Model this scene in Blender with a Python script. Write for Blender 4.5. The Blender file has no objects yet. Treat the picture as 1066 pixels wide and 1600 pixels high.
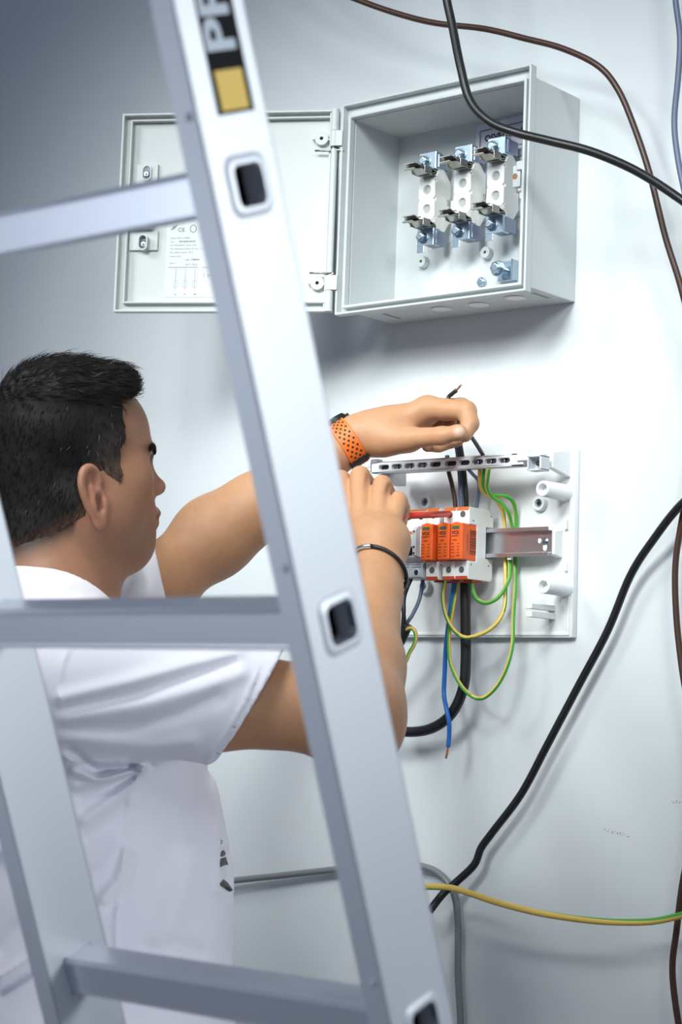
import bpy, bmesh, math, random
import numpy as np
from mathutils import Vector, Matrix

random.seed(7)
rng = np.random.default_rng(7)
SC = bpy.context.scene
COL = SC.collection

# ------------------------------------------------------------------ camera
YAW, PITCH, ROLL, FPX = 0.6962, 0.0999, 0.0321, 2998.9
CAM = np.array([1.6398, -2.2626, 1.2878])
_cy, _sy, _cp, _sp = math.cos(YAW), math.sin(YAW), math.cos(PITCH), math.sin(PITCH)
FWD = np.array([-_sy * _cp, _cy * _cp, _sp])
_r = np.array([_cy, _sy, 0.0])
_u = np.cross(_r, FWD)
RGT = math.cos(ROLL) * _r + math.sin(ROLL) * _u
UPV = -math.sin(ROLL) * _r + math.cos(ROLL) * _u

cam_data = bpy.data.cameras.new('camera')
cam = bpy.data.objects.new('camera', cam_data)
COL.objects.link(cam)
cam.matrix_world = Matrix(((RGT[0], UPV[0], -FWD[0], CAM[0]),
                           (RGT[1], UPV[1], -FWD[1], CAM[1]),
                           (RGT[2], UPV[2], -FWD[2], CAM[2]),
                           (0, 0, 0, 1)))
cam_data.sensor_fit = 'VERTICAL'
cam_data.sensor_height = 36.0
cam_data.lens = 36.0 * FPX / 1600.0
cam_data.clip_start = 0.05
cam_data.dof.use_dof = True
cam_data.dof.focus_distance = 2.66
cam_data.dof.aperture_fstop = 8.0
cam_data.dof.aperture_blades = 7
SC.camera = cam

# ------------------------------------------------------------------ light and exposure
world = bpy.data.worlds.new('room_light')
SC.world = world
world.use_nodes = True
bg = world.node_tree.nodes['Background']
bg.inputs['Color'].default_value = (0.60, 0.70, 1.0, 1)
bg.inputs['Strength'].default_value = 0.22

def spot(name, loc, target, watts, angle, blend, size, color):
    d = bpy.data.lights.new(name, 'SPOT')
    d.energy = watts; d.spot_size = math.radians(angle); d.spot_blend = blend
    d.shadow_soft_size = size; d.color = color
    o = bpy.data.objects.new(name, d); COL.objects.link(o)
    o.location = loc
    o.rotation_euler = (Vector(target) - Vector(loc)).to_track_quat('-Z', 'Y').to_euler()
    return o
def area(name, loc, target, watts, sx, sy, color):
    d = bpy.data.lights.new(name, 'AREA')
    d.energy = watts; d.shape = 'RECTANGLE'; d.size = sx; d.size_y = sy; d.color = color
    o = bpy.data.objects.new(name, d); COL.objects.link(o)
    o.location = loc
    o.rotation_euler = (Vector(target) - Vector(loc)).to_track_quat('-Z', 'Y').to_euler()
    return o
for loc_, to_, w_, an_ in [((0.75, -2.3, 3.15), (0.04, 0.0, 1.70), 228, 32), ((-1.3, -2.1, 3.05), (-0.40, 0.0, 1.62), 170, 36),
                           ((2.2, -1.9, 2.95), (0.0, 0.0, 1.70), 158, 32), ((0.2, -3.0, 2.9), (-0.02, 0.0, 1.66), 210, 32)]:
    spot('ceiling_pool_spot', loc_, to_, w_, an_, 1.0, 0.40, (0.93, 1.0, 1.0))  # ceiling light split into narrow spots, added for vignette falloff and soft shadows
spot('overhead_fill', (0.05, -1.45, 3.40), (-0.02, -0.75, 1.25), 130, 40, 1.0, 0.35, (1.0, 0.99, 0.96))  # added fill from above that brightens the man's shirt and arms
spot('ladder_side_fill', (2.5, -0.55, 1.95), (0.80, -1.40, 1.46), 118, 37, 1.0, 0.30, (0.90, 0.96, 1.0))  # added spot, aimed to brighten only the ladder's outer face
spot('low_fill', (1.95, -0.98, 0.72), (-0.05, -0.74, 0.93), 72, 33, 1.0, 0.30, (0.90, 0.92, 1.0))  # added low fill for the shaded side of the shirt
spot('rung_fill', (-0.5, -3.3, 0.85), (0.62, -1.42, 1.36), 66, 30, 1.0, 0.30, (0.80, 0.88, 1.0))  # added bluish fill for the rung fronts and stile flanges

SC.view_settings.view_transform = 'Standard'
SC.view_settings.look = 'None'
SC.view_settings.exposure = 0.03
SC.view_settings.gamma = 1.0
SC.view_settings.use_curve_mapping = False

# ------------------------------------------------------------------ measuring helpers
def proj(P):
    d = np.asarray(P, float) - CAM
    z = d @ FWD
    return np.stack([533 + FPX * (d @ RGT) / z, 800 - FPX * (d @ UPV) / z], -1)
def ray(x, y):
    return FWD + RGT * (x - 533) / FPX - UPV * (y - 800) / FPX
def aty(x, y, Y):
    """the point seen at x, y of the photograph that lies Y in front of the wall"""
    d = ray(x, y); return CAM + d * (Y - CAM[1]) / d[1]
def atz(x, y, z):
    return CAM + ray(x, y) * z
def atplane(x, y, p0, n):
    d = ray(x, y); n = np.asarray(n, float)
    return CAM + d * (((np.asarray(p0) - CAM) @ n) / (d @ n))

# ------------------------------------------------------------------ materials
MATS = {}
def mat(name, color, rough=0.5, metal=0.0, noise=0.0, nscale=40.0, bump=0.0, bscale=300.0, spec=0.5, sss=0.0, coat=0.0):
    if name in MATS: return MATS[name]
    m = bpy.data.materials.new(name); m.use_nodes = True
    nt = m.node_tree; b = nt.nodes['Principled BSDF']
    b.inputs['Base Color'].default_value = (*color, 1)
    b.inputs['Roughness'].default_value = rough
    b.inputs['Metallic'].default_value = metal
    b.inputs['Specular IOR Level'].default_value = spec
    if coat: b.inputs['Coat Weight'].default_value = coat
    if sss:
        b.inputs['Subsurface Weight'].default_value = sss
        b.inputs['Subsurface Radius'].default_value = (0.012, 0.005, 0.003)
        b.inputs['Subsurface Scale'].default_value = 1.0
    tc = nt.nodes.new('ShaderNodeTexCoord')
    if noise:
        n = nt.nodes.new('ShaderNodeTexNoise'); n.inputs['Scale'].default_value = nscale; n.inputs['Detail'].default_value = 4
        nt.links.new(tc.outputs['Object'], n.inputs['Vector'])
        mx = nt.nodes.new('ShaderNodeMix'); mx.data_type = 'RGBA'
        mx.inputs[6].default_value = (*[c * (1 - noise) for c in color], 1)
        mx.inputs[7].default_value = (*[min(1, c * (1 + noise)) for c in color], 1)
        nt.links.new(n.outputs['Fac'], mx.inputs[0]); nt.links.new(mx.outputs[2], b.inputs['Base Color'])
    if bump:
        n2 = nt.nodes.new('ShaderNodeTexNoise'); n2.inputs['Scale'].default_value = bscale; n2.inputs['Detail'].default_value = 3
        nt.links.new(tc.outputs['Object'], n2.inputs['Vector'])
        bp = nt.nodes.new('ShaderNodeBump'); bp.inputs['Strength'].default_value = bump; bp.inputs['Distance'].default_value = 0.002
        nt.links.new(n2.outputs['Fac'], bp.inputs['Height']); nt.links.new(bp.outputs['Normal'], b.inputs['Normal'])
    MATS[name] = m
    return m

M_GREY = mat('grey_polyester', (0.60, 0.63, 0.63), 0.45, bump=0.05, bscale=900, noise=0.02)
M_DOOR = mat('grey_polyester_door', (0.61, 0.64, 0.62), 0.45, bump=0.05, bscale=900, noise=0.02)
M_WHITE = mat('white_plastic', (0.84, 0.85, 0.84), 0.4, noise=0.015)
M_CERAMIC = mat('white_ceramic', (0.84, 0.84, 0.80), 0.5, noise=0.03)
M_ZINC = mat('zinc_plated_steel', (0.44, 0.54, 0.62), 0.24, 1.0, noise=0.03, nscale=60)
M_STEEL = mat('spring_steel', (0.40, 0.39, 0.35), 0.28, 1.0, noise=0.2, nscale=90)
M_RAIL = mat('galvanised_rail', (0.60, 0.60, 0.62), 0.3, 1.0, noise=0.08)
M_ORANGE = mat('orange_plastic', (0.86, 0.13, 0.02), 0.42, noise=0.02)
M_DKORANGE = mat('dark_orange_plastic', (0.55, 0.07, 0.02), 0.5)
M_GREYP = mat('mid_grey_plastic', (0.50, 0.53, 0.57), 0.45)
M_LGREYP = mat('light_grey_plastic', (0.66, 0.68, 0.71), 0.42)
M_BLACK = mat('black_plastic', (0.012, 0.012, 0.013), 0.45)
M_DARK = mat('recess_shade', (0.02, 0.02, 0.022), 0.8)  # near black that paints the shade inside holes
M_CABLE = mat('black_cable_sheath', (0.010, 0.011, 0.012), 0.38, bump=0.03, bscale=400)
M_BROWN = mat('brown_insulation', (0.060, 0.026, 0.016), 0.38)
M_BLUEGREY = mat('grey_blue_insulation', (0.13, 0.16, 0.25), 0.4)
M_BLUE = mat('blue_insulation', (0.015, 0.14, 0.48), 0.38)
M_YEL = mat('yellow_insulation', (0.78, 0.54, 0.12), 0.4)
M_GRN = mat('green_insulation', (0.06, 0.34, 0.035), 0.4)
M_GREYCAB = mat('grey_cable_sheath', (0.22, 0.225, 0.23), 0.3)
M_COPPER = mat('bare_copper', (0.80, 0.38, 0.24), 0.3, 1.0)
M_PAPER = mat('label_paper', (0.72, 0.75, 0.74), 0.6)
M_INK = mat('black_print', (0.03, 0.032, 0.04), 0.6)
M_INKG = mat('faded_print', (0.25, 0.26, 0.28), 0.6)
M_INKL = mat('pale_print', (0.55, 0.57, 0.58), 0.6)
M_INKO = mat('dark_print_on_orange', (0.14, 0.025, 0.01), 0.6)

# ------------------------------------------------------------------ mesh builder
def frame_from(z, x=None):
    z = Vector(z).normalized()
    if x is None:
        x = Vector((1, 0, 0)) if abs(z.x) < 0.9 else Vector((0, 1, 0))
    x = Vector(x); x = (x - z * x.dot(z)).normalized()
    y = z.cross(x)
    return Matrix((x, y, z)).transposed()

def catmull(pts, sub=8):
    pts = [np.asarray(p, float) for p in pts]
    if len(pts) < 3:
        return [pts[0] + (pts[1] - pts[0]) * t for t in np.linspace(0, 1, sub + 1)]
    P = [2 * pts[0] - pts[1]] + pts + [2 * pts[-1] - pts[-2]]
    out = []
    for i in range(1, len(P) - 2):
        p0, p1, p2, p3 = P[i - 1], P[i], P[i + 1], P[i + 2]
        for t in np.linspace(0, 1, sub, endpoint=False):
            out.append(0.5 * (2 * p1 + (p2 - p0) * t + (2 * p0 - 5 * p1 + 4 * p2 - p3) * t * t + (3 * p1 - p0 - 3 * p2 + p3) * t ** 3))
    out.append(P[-2])
    return out

class MB:
    def __init__(self): self.bm = bmesh.new(); self.mi = 0
    def _mark(self, faces):
        for f in faces: f.material_index = self.mi
    def box(self, c, s, bevel=0.0, rot=None, seg=1):
        r = bmesh.ops.create_cube(self.bm, size=1.0)
        vs = r['verts']
        M = Matrix.Translation(Vector(c)) @ (rot.to_4x4() if rot is not None else Matrix.Identity(4)) @ Matrix.Diagonal((*s, 1))
        bmesh.ops.transform(self.bm, matrix=M, verts=vs)
        fs = {f for v in vs for f in v.link_faces}
        self._mark(fs)
        if bevel:
            es = list({e for v in vs for e in v.link_edges})
            q = bmesh.ops.bevel(self.bm, geom=es, offset=bevel, segments=seg, profile=0.5, affect='EDGES')
            self._mark(q['faces'])
        return self
    def b2(self, lo, hi, bevel=0.0, seg=1):
        lo, hi = np.minimum(lo, hi), np.maximum(lo, hi)
        return self.box((np.array(lo) + np.array(hi)) / 2, np.array(hi) - np.array(lo), bevel, None, seg)
    def rings(self, rings, closed_ends=True, loop=False):
        vr = [[self.bm.verts.new(Vector(p)) for p in r] for r in rings]
        n = len(vr[0]); fs = []
        m = len(vr)
        for i in range(m if loop else m - 1):
            a, b = vr[i], vr[(i + 1) % m]
            for j in range(n):
                fs.append(self.bm.faces.new((a[j], a[(j + 1) % n], b[(j + 1) % n], b[j])))
        if closed_ends and not loop:
            fs.append(self.bm.faces.new(list(reversed(vr[0])))); fs.append(self.bm.faces.new(vr[-1]))
        self._mark(fs)
        return vr, fs
    def cyl(self, a, b, r0, r1=None, n=16, x=None, phase=0.0):
        r1 = r0 if r1 is None else r1
        a, b = Vector(a), Vector(b); F = frame_from(b - a, x)
        def ring(c, r): return [c + F @ Vector((r * math.cos(phase + 2 * math.pi * k / n), r * math.sin(phase + 2 * math.pi * k / n), 0)) for k in range(n)]
        self.rings([ring(a, r0), ring(b, r1)])
        return self
    def lathe(self, prof, o=(0, 0, 0), axis=(0, 0, 1), n=20):
        F = frame_from(axis); o = Vector(o)
        self.rings([[o + F @ Vector((r * math.cos(2 * math.pi * k / n), r * math.sin(2 * math.pi * k / n), h)) for k in range(n)] for r, h in prof])
        return self
    def tube(self, pts, r, n=10, sub=6, radii=None, smooth_path=True, stripes=None, twist=0.0, ell=1.0, xdir=None, split=None):
        P = catmull(pts, sub) if smooth_path else [np.asarray(p, float) for p in pts]
        P = [Vector(p) for p in P]
        T = []
        for i in range(len(P)):
            t = P[min(i + 1, len(P) - 1)] - P[max(i - 1, 0)]; T.append(t.normalized())
        F = frame_from(T[0], xdir); X = F.col[0].copy()
        rg = []; L = 0
        for i, p in enumerate(P):
            X = (X - T[i] * X.dot(T[i])).normalized(); Y = T[i].cross(X)
            if i: L += (P[i] - P[i - 1]).length
            rr = r if radii is None else np.interp(i / (len(P) - 1), np.linspace(0, 1, len(radii)), radii)
            ph = twist * L
            rg.append([p + (X * math.cos(ph + 2 * math.pi * k / n) + Y * (ell * math.sin(ph + 2 * math.pi * k / n))) * rr for k in range(n)])
        vr, fs = self.rings(rg)
        if split is not None:      # two-coloured insulation: one side of the wire each, turning slowly along it
            L = 0
            for i in range(len(P) - 1):
                L += (P[i + 1] - P[i]).length
                e = Vector(FWD).cross(T[i]).normalized(); e = Matrix.Rotation(split + twist * L, 3, T[i]) @ e
                for j in range(n):
                    f = fs[i * n + j]; c = f.calc_center_median() - (P[i] + P[i + 1]) / 2
                    f.material_index = 1 if c.dot(e) > 0 else 0
        if stripes:
            for idx, f in enumerate(fs[:-2]): f.material_index = stripes[idx % n]
        for f in fs[:-2]: f.smooth = True
        return self
    def prism(self, poly, a, b, F=None):
        """poly: list of (u, v); extruded from a to b along the frame's third axis; F: 4x4 with columns u, v, w, origin"""
        F = F or Matrix.Identity(4)
        self.rings([[F @ Vector((u, v, a)) for u, v in poly], [F @ Vector((u, v, b)) for u, v in poly]])
        return self
    def ring_rect(self, o, i, y0, y1):
        """rectangular ring in the x, z plane; o and i are (x0, z0, x1, z1); from y0 to y1"""
        def rc(r, y): return [(r[0], y, r[1]), (r[2], y, r[1]), (r[2], y, r[3]), (r[0], y, r[3])]
        rings = [rc(o, y0), rc(i, y0), rc(i, y1), rc(o, y1)]
        self.rings(rings, loop=True)
        return self
    def poly(self, pts):
        f = self.bm.faces.new([self.bm.verts.new(Vector(p)) for p in pts]); f.material_index = self.mi
        return self
    def ball(self, c, r, n=16, scale=(1, 1, 1)):
        q = bmesh.ops.create_uvsphere(self.bm, u_segments=n, v_segments=max(6, n // 2), radius=r)
        bmesh.ops.transform(self.bm, matrix=Matrix.Translation(Vector(c)) @ Matrix.Diagonal((*scale, 1)), verts=q['verts'])
        for f in {f for v in q['verts'] for f in v.link_faces}: f.material_index = self.mi; f.smooth = True
        return self
    def build(self, name, mats, parent=None, smooth=False, auto=None, bevel=0.0):
        if not isinstance(mats, (list, tuple)): mats = [mats]
        bmesh.ops.recalc_face_normals(self.bm, faces=self.bm.faces[:])
        me = bpy.data.meshes.new(name)
        self.bm.to_mesh(me); self.bm.free()
        for m in mats: me.materials.append(m)
        if smooth: me.polygons.foreach_set('use_smooth', [True] * len(me.polygons))
        o = bpy.data.objects.new(name, me); COL.objects.link(o)
        if auto is not None:
            me.polygons.foreach_set('use_smooth', [True] * len(me.polygons))
            me.set_sharp_from_angle(angle=math.radians(auto))
        if bevel:
            b = o.modifiers.new('soft_edge', 'BEVEL'); b.width = bevel; b.segments = 2; b.limit_method = 'ANGLE'; b.harden_normals = False
        if parent is not None: o.parent = parent
        return o

def tag(o, label=None, cat=None, group=None, kind=None):
    if label: o['label'] = label
    if cat: o['category'] = cat
    if group: o['group'] = group
    if kind: o['kind'] = kind
    return o
def empty(name, loc=(0, 0, 0), rot=(0, 0, 0)):
    o = bpy.data.objects.new(name, None); COL.objects.link(o)
    o.location = loc; o.rotation_euler = rot; o.empty_display_size = 0.05
    return o
def copy_tree(o, parent=None):
    c = o.copy(); COL.objects.link(c)
    if parent is not None: c.parent = parent
    for ch in list(o.children): copy_tree(ch, c)
    return c

def text_mesh(body, size, F, mats, name, parent, align='LEFT', bold=0.0, xscale=1.0, extrude=0.0, font=None):
    """flat lettering; F: 4x4 whose x, y axes carry the text"""
    cu = bpy.data.curves.new('lettering', 'FONT'); cu.body = body; cu.size = size; cu.align_x = align
    cu.offset = bold; cu.extrude = extrude
    cu.resolution_u = 3
    t = bpy.data.objects.new('lettering', cu); COL.objects.link(t)
    dg = bpy.context.evaluated_depsgraph_get(); dg.update()
    me = bpy.data.meshes.new_from_object(t.evaluated_get(dg))
    bpy.data.objects.remove(t); bpy.data.curves.remove(cu)
    me.transform(F @ Matrix.Diagonal((xscale, 1, 1, 1)))
    me.materials.clear(); me.materials.append(mats)
    o = bpy.data.objects.new(name, me); COL.objects.link(o)
    if parent is not None: o.parent = parent
    return o
def join_meshes(objs, name, parent):
    """joins print pieces (same material) into one mesh object"""
    bm = bmesh.new()
    m0 = objs[0].data.materials[0]
    for o in objs: bm.from_mesh(o.data)
    for f in bm.faces: f.material_index = 0
    me = bpy.data.meshes.new(name); bm.to_mesh(me); bm.free(); me.materials.append(m0)
    for o in objs: bpy.data.objects.remove(o)
    o = bpy.data.objects.new(name, me); COL.objects.link(o)
    if parent is not None: o.parent = parent
    return o
def hexbolt(parent, name, c, axis, r, h, shank=None, m=None):
    """hex head with a washer face on top"""
    axis = Vector(axis).normalized(); c = Vector(c)
    b = MB(); b.cyl(c, c + axis * h, r, r, 6); b.cyl(c + axis * h, c + axis * (h + r * 0.18), r * 0.86, r * 0.6, 18)
    if shank: b.cyl(c - axis * shank, c, r * 0.62, r * 0.62, 14); b.cyl(c - axis * 0.0025, c, r * 1.25, r * 1.25, 20)
    return b.build(name, m or M_ZINC, parent, bevel=0.0006)

# ------------------------------------------------------------------ setting
def wall_material():
    m = bpy.data.materials.new('painted_plaster'); m.use_nodes = True
    nt = m.node_tree; b = nt.nodes['Principled BSDF']; L = nt.links
    b.inputs['Roughness'].default_value = 0.55
    tc = nt.nodes.new('ShaderNodeTexCoord')
    n1 = nt.nodes.new('ShaderNodeTexNoise'); n1.inputs['Scale'].default_value = 3.0; n1.inputs['Detail'].default_value = 5
    L.new(tc.outputs['Object'], n1.inputs['Vector'])
    mx = nt.nodes.new('ShaderNodeMix'); mx.data_type = 'RGBA'
    mx.inputs[6].default_value = (0.70, 0.735, 0.745, 1); mx.inputs[7].default_value = (0.745, 0.775, 0.78, 1)
    L.new(n1.outputs['Fac'], mx.inputs[0])
    col = mx.outputs[2]
    # scuffs: thin broken dark streaks
    for (px, py, rx, rz, tilt) in [(958, 1300, 0.016, 0.0022, .22), (975, 1304, .010, .0018, .3), (1060, 1253, 0.012, 0.0020, -.1)]:
        p = aty(px, py, 0)
        mp = nt.nodes.new('ShaderNodeMapping'); mp.vector_type = 'TEXTURE'; mp.inputs['Location'].default_value = (p[0], 0, p[2]); mp.inputs['Rotation'].default_value = (0, tilt, 0); mp.inputs['Scale'].default_value = (rx, 1000, rz)
        L.new(tc.outputs['Object'], mp.inputs['Vector'])
        ln = nt.nodes.new('ShaderNodeVectorMath'); ln.operation = 'LENGTH'; L.new(mp.outputs['Vector'], ln.inputs[0])
        n = nt.nodes.new('ShaderNodeTexNoise'); n.inputs['Scale'].default_value = 420; n.inputs['Detail'].default_value = 3
        L.new(tc.outputs['Object'], n.inputs['Vector'])
        g = nt.nodes.new('ShaderNodeMath'); g.operation = 'GREATER_THAN'; g.inputs[1].default_value = .53; L.new(n.outputs['Fac'], g.inputs[0])
        l = nt.nodes.new('ShaderNodeMath'); l.operation = 'LESS_THAN'; l.inputs[1].default_value = 1.0; L.new(ln.outputs['Value'], l.inputs[0])
        a = nt.nodes.new('ShaderNodeMath'); a.operation = 'MULTIPLY'; L.new(g.outputs[0], a.inputs[0]); L.new(l.outputs[0], a.inputs[1])
        s = nt.nodes.new('ShaderNodeMath'); s.operation = 'MULTIPLY'; s.inputs[1].default_value = .6; L.new(a.outputs[0], s.inputs[0])
        m2 = nt.nodes.new('ShaderNodeMix'); m2.data_type = 'RGBA'; m2.inputs[7].default_value = (0.16, 0.17, 0.19, 1)
        L.new(s.outputs[0], m2.inputs[0]); L.new(col, m2.inputs[6]); col = m2.outputs[2]
    L.new(col, b.inputs['Base Color'])
    n2 = nt.nodes.new('ShaderNodeTexNoise'); n2.inputs['Scale'].default_value = 260; n2.inputs['Detail'].default_value = 4
    L.new(tc.outputs['Object'], n2.inputs['Vector'])
    bp = nt.nodes.new('ShaderNodeBump'); bp.inputs['Strength'].default_value = 0.10; bp.inputs['Distance'].default_value = 0.001
    L.new(n2.outputs['Fac'], bp.inputs['Height']); L.new(bp.outputs['Normal'], b.inputs['Normal'])
    return m
M_WALL = wall_material()
tag(MB().b2((-4, 0, 0), (3.5, 0.12, 3.2)).build('wall_back', M_WALL), kind='structure')
M_FLOOR = mat('grey_screed', (0.34, 0.34, 0.33), 0.7, noise=0.15, nscale=6)
tag(MB().b2((-4, -4, -0.1), (3.5, 0.12, 0)).build('floor', M_FLOOR), kind='structure')

# ------------------------------------------------------------------ fuse cabinet
BW, BH, BD, BZ = 0.3407, 0.32, 0.1261, 2.02
BR = 0.0055
cab = empty('fuse_cabinet', (0, 0, BZ), (0, BR, 0))
tag(cab, 'open grey plastic fuse cabinet on the wall with its door swung left', 'cabinet')
w, h = BW / 2, BH / 2
def cb(px, py, Y):
    p = aty(px, py, Y) - np.array([0, 0, BZ]); c, s = math.cos(BR), math.sin(BR)
    return np.array([p[0] * c - p[2] * s, p[1], p[0] * s + p[2] * c])
RIM = (-w, -h, w, h)
BODY = (-w + .012, -h + .007, w - .0005, h - .016)
INN = (-w + .0165, -h + .0135, w - .0125, h - .0225)
def grow(r, d): return (r[0] - d, r[1] - d, r[2] + d, r[3] + d)
m = MB()
m.ring_rect(RIM, grow(RIM, -.0035), -BD, -BD + .0145)
m.ring_rect(grow(RIM, -.001), grow(INN, .002), -BD + .0115, -BD + .0150)
m.ring_rect(BODY, INN, -BD + .0145, -.0035)
m.ring_rect(grow(INN, .0042), INN, -BD + .0015, -BD + .0125)
m.b2((BODY[0], -.005, BODY[1]), (BODY[2], 0, BODY[3]))
m.build('body', M_GREY, cab, bevel=.0012)
# knock-outs and slots in the underside
zb = BODY[1]
def under(px, py):
    p = atplane(px, py, np.array([0, 0, BZ + zb]), (0, 0, 1)); return np.array([p[0], p[1], zb])
for k, (px, py) in enumerate([(691, 482), (749, 475), (806, 464)]):
    c = under(px, py)
    MB().lathe([(.0150, -.0004), (.0150, -.0016), (.0128, -.0022), (.012, -.0014), (.002, -.0014)], c, (0, 0, 1), 28).build('knockout', M_WHITE, cab, auto=40)
for px, py in [(613, 494.5), (846, 460.5)]:
    c = under(px, py)
    MB().b2(c + [-.003, -.02, -.0006], c + [.003, .02, .002], .0004).build('drain_slot', mat('slot_shade', (.28, .30, .32), .6), cab)  # dark box stands for the shade inside the slit
YB = -.005      # front of the back plate
# small moulded things inside
for px, py in [(657.5, 408), (757.5, 394)]:
    c = cb(px, py, YB - .011)
    b = MB().lathe([(.0085, .0105), (.0085, .0006), (.0079, 0), (.0024, 0), (.0024, .004)], c, (0, 1, 0), 22).build('mounting_boss', M_GREY, cab, auto=40)
    MB().cyl(c + [0, .0035, 0], c + [0, .0045, 0], .0024, n=12).build('screw_hole', M_DARK, b)
for px, py, r in [(670, 213, .005), (672, 389, .005), (806, 364, .005), (728, 204, .0022)]:
    c = cb(px, py, YB)
    MB().lathe([(r, .0005), (r, -.0006), (r * .86, -.0006), (r * .86, .0005)], c, (0, 1, 0), 20).build('moulding_mark', M_GREY, cab, auto=40)
c = cb(793, 424, YB - .004)
e = MB().box(c, (.030, .007, .030), .0012).build('earth_terminal', M_ZINC, cab, bevel=.0005)
bx = c + [.0165, -.005, 0]
MB().box(c + [.0150, -.004, 0], (.003, .016, .030), .0008).build('terminal_lug', M_ZINC, e)
hexbolt(e, 'hex_bolt', c + [-.004, -.020, .001], (0, -1, 0), .0095, .006, .018)
c = cb(754.5, 441.5, YB)
hexbolt(cab, 'hex_bolt', c, (0, -1, 0), .0078, .0055)
# lock catch on the right edge of the opening, clip in the top corner
c = cb(811, 277, -BD + .010)
lc = MB()
lc.box(c, (.0125, .013, .031), .001); lc.box(c + [.006, -.003, .014], (.010, .012, .013), .001); lc.box(c + [.004, .002, -.017], (.008, .010, .008), .001)
lk = lc.build('lock_catch', M_GREY, cab)
MB().lathe([(.0042, -.0005), (.0042, .0003), (.0026, .0003), (.0026, .004)], c + [-.002, -.0065, 0], (0, 1, 0), 18).build('brass_insert', mat('old_brass', (.32, .16, .09), .4, .6), lk, auto=40)
c = np.array([INN[2] - .008, -.060, INN[3] - .020])
MB().box(c, (.016, .026, .028), .001).box(c + [-.004, -.010, -.016], (.014, .012, .002)).build('corner_bracket', M_ZINC, cab)

# ---- door, a part of the cabinet, hinged on the left edge and swung open
TH = 2.6293
DL = .99 * BW
DH = h - .006
hinge = np.array([-w - .005, -BD, 0])
m = MB()
m.b2((0, -.013, -DH), (DL, -.0098, DH))
m.ring_rect((0, -DH, DL, DH), (.0, -DH + .0035, DL - .0035, DH - .0035), -.0130, .001)
m.ring_rect((.0105, -DH + .0135, DL - .0135, DH - .0095), (.0133, -DH + .0163, DL - .0163, DH - .0123), -.0100, -.0005)
door = m.build('door', M_DOOR, cab, bevel=.0008)
door.location = hinge; door.rotation_euler = (0, 0, -TH)
door['label'] = 'grey door with raised rim, wire hinge pins and a data label'
dM = np.array([[math.cos(TH), math.sin(TH), 0], [-math.sin(TH), math.cos(TH), 0], [0, 0, 1]])   # columns: local x, y, z in cabinet space
dn = dM[:, 1]
def dl(px, py, yl):
    """door-local point seen at px, py whose local depth is yl"""
    c, s = math.cos(BR), math.sin(BR)
    Rb = np.array([[c, 0, s], [0, 1, 0], [-s, 0, c]])
    p = atplane(px, py, Rb @ (hinge + dn * yl) + [0, 0, BZ], Rb @ dn)
    q = Rb.T @ (p - [0, 0, BZ]) - hinge
    return dM.T @ q
YD = -.0098
# latch blocks
a0, a1 = dl(215, 258, YD), dl(247, 296, YD)
lb = MB().b2((min(a0[0], a1[0]), YD - .001, min(a0[2], a1[2])), (max(a0[0], a1[0]), YD + .004, max(a0[2], a1[2])), .0008).build('latch_block', M_DOOR, door)
def oval(parent, px, py, deep, proud):
    c = dl(px, py, YD + proud)
    prof = []
    pts_o = [((.0075) * math.cos(t), (.0062 if 0 else .0075) * math.sin(t) + (.005 if math.sin(t) > 0 else -.005)) for t in np.linspace(0, 2 * math.pi, 28, endpoint=False)]
    pts_i = [(x * .76, z * .84) for x, z in pts_o]
    mm = MB()
    R = lambda P, y: [(c[0] + x, y, c[2] + z) for x, z in P]
    mm.rings([R(pts_o, YD), R(pts_o, YD + proud), R(pts_i, YD + proud), R(pts_i, YD + .0005)], closed_ends=False)
    o = mm.build('latch_socket', M_DOOR, parent, auto=40)
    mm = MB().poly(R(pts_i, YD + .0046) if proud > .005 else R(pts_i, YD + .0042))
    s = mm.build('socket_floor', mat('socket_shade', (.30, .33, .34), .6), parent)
    k = MB(); cc = np.array([c[0], YD + .0045, c[2] - .002])
    k.lathe([(.0052, 0), (.0052, .0012), (.0036, .0026), (.0005, .0028)], cc, (0, 1, 0), 18)
    k.mi = 1; k.box(cc + [0, .0027, 0], (.0065, .0006, .0014)); k.box(cc + [0, .0027, 0], (.0014, .0006, .0065))
    k.build('cross_screw', [M_ZINC, M_BLACK], parent, auto=35)
oval(door, 229, 270, 0, .0062)
a0, a1 = dl(204, 362, YD), dl(247, 392, YD)
lb2 = MB().b2((min(a0[0], a1[0]), YD - .001, min(a0[2], a1[2])), (max(a0[0], a1[0]), YD + .004, max(a0[2], a1[2])), .0008)
a0, a1 = dl(201, 350, YD), dl(239, 360, YD)
lb2.b2((min(a0[0], a1[0]), YD - .001, min(a0[2], a1[2])), (max(a0[0], a1[0]), YD + .014, max(a0[2], a1[2])), .0008)
lb2.build('latch_block', M_DOOR, door)
oval(door, 222.5, 378, 0, .0125)
a0, a1 = dl(295, 246, YD), dl(296, 268, YD)
MB().b2((min(a0[0], a1[0]) - .0003, YD - .0005, min(a0[2], a1[2])), (max(a0[0], a1[0]), YD + .0012, max(a0[2], a1[2]))).build('slot', mat('slot_shade', (.28, .30, .32), .6), door)  # dark strip paints the shade of a narrow groove
for px, py in [(502.5, 216), (495.5, 442)]:
    c = dl(px, py, YD + .008)
    b = MB().lathe([(.0105, -.0080), (.0105, -.0006), (.0098, 0), (.0028, 0), (.0028, -.004)], c, (0, 1, 0), 24)
    for sx, sz in [(1, -.2), (-1, -.5)]: b.box(c + [sx * .0115, -.003, sz * .004], (.005, .006, .0016))
    b = b.build('cover_boss', M_DOOR, door, auto=40)
    MB().cyl(c + [0, -.004, 0], c + [0, -.0035, 0], .0029, n=12).build('screw_hole', M_DARK, b)
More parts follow.
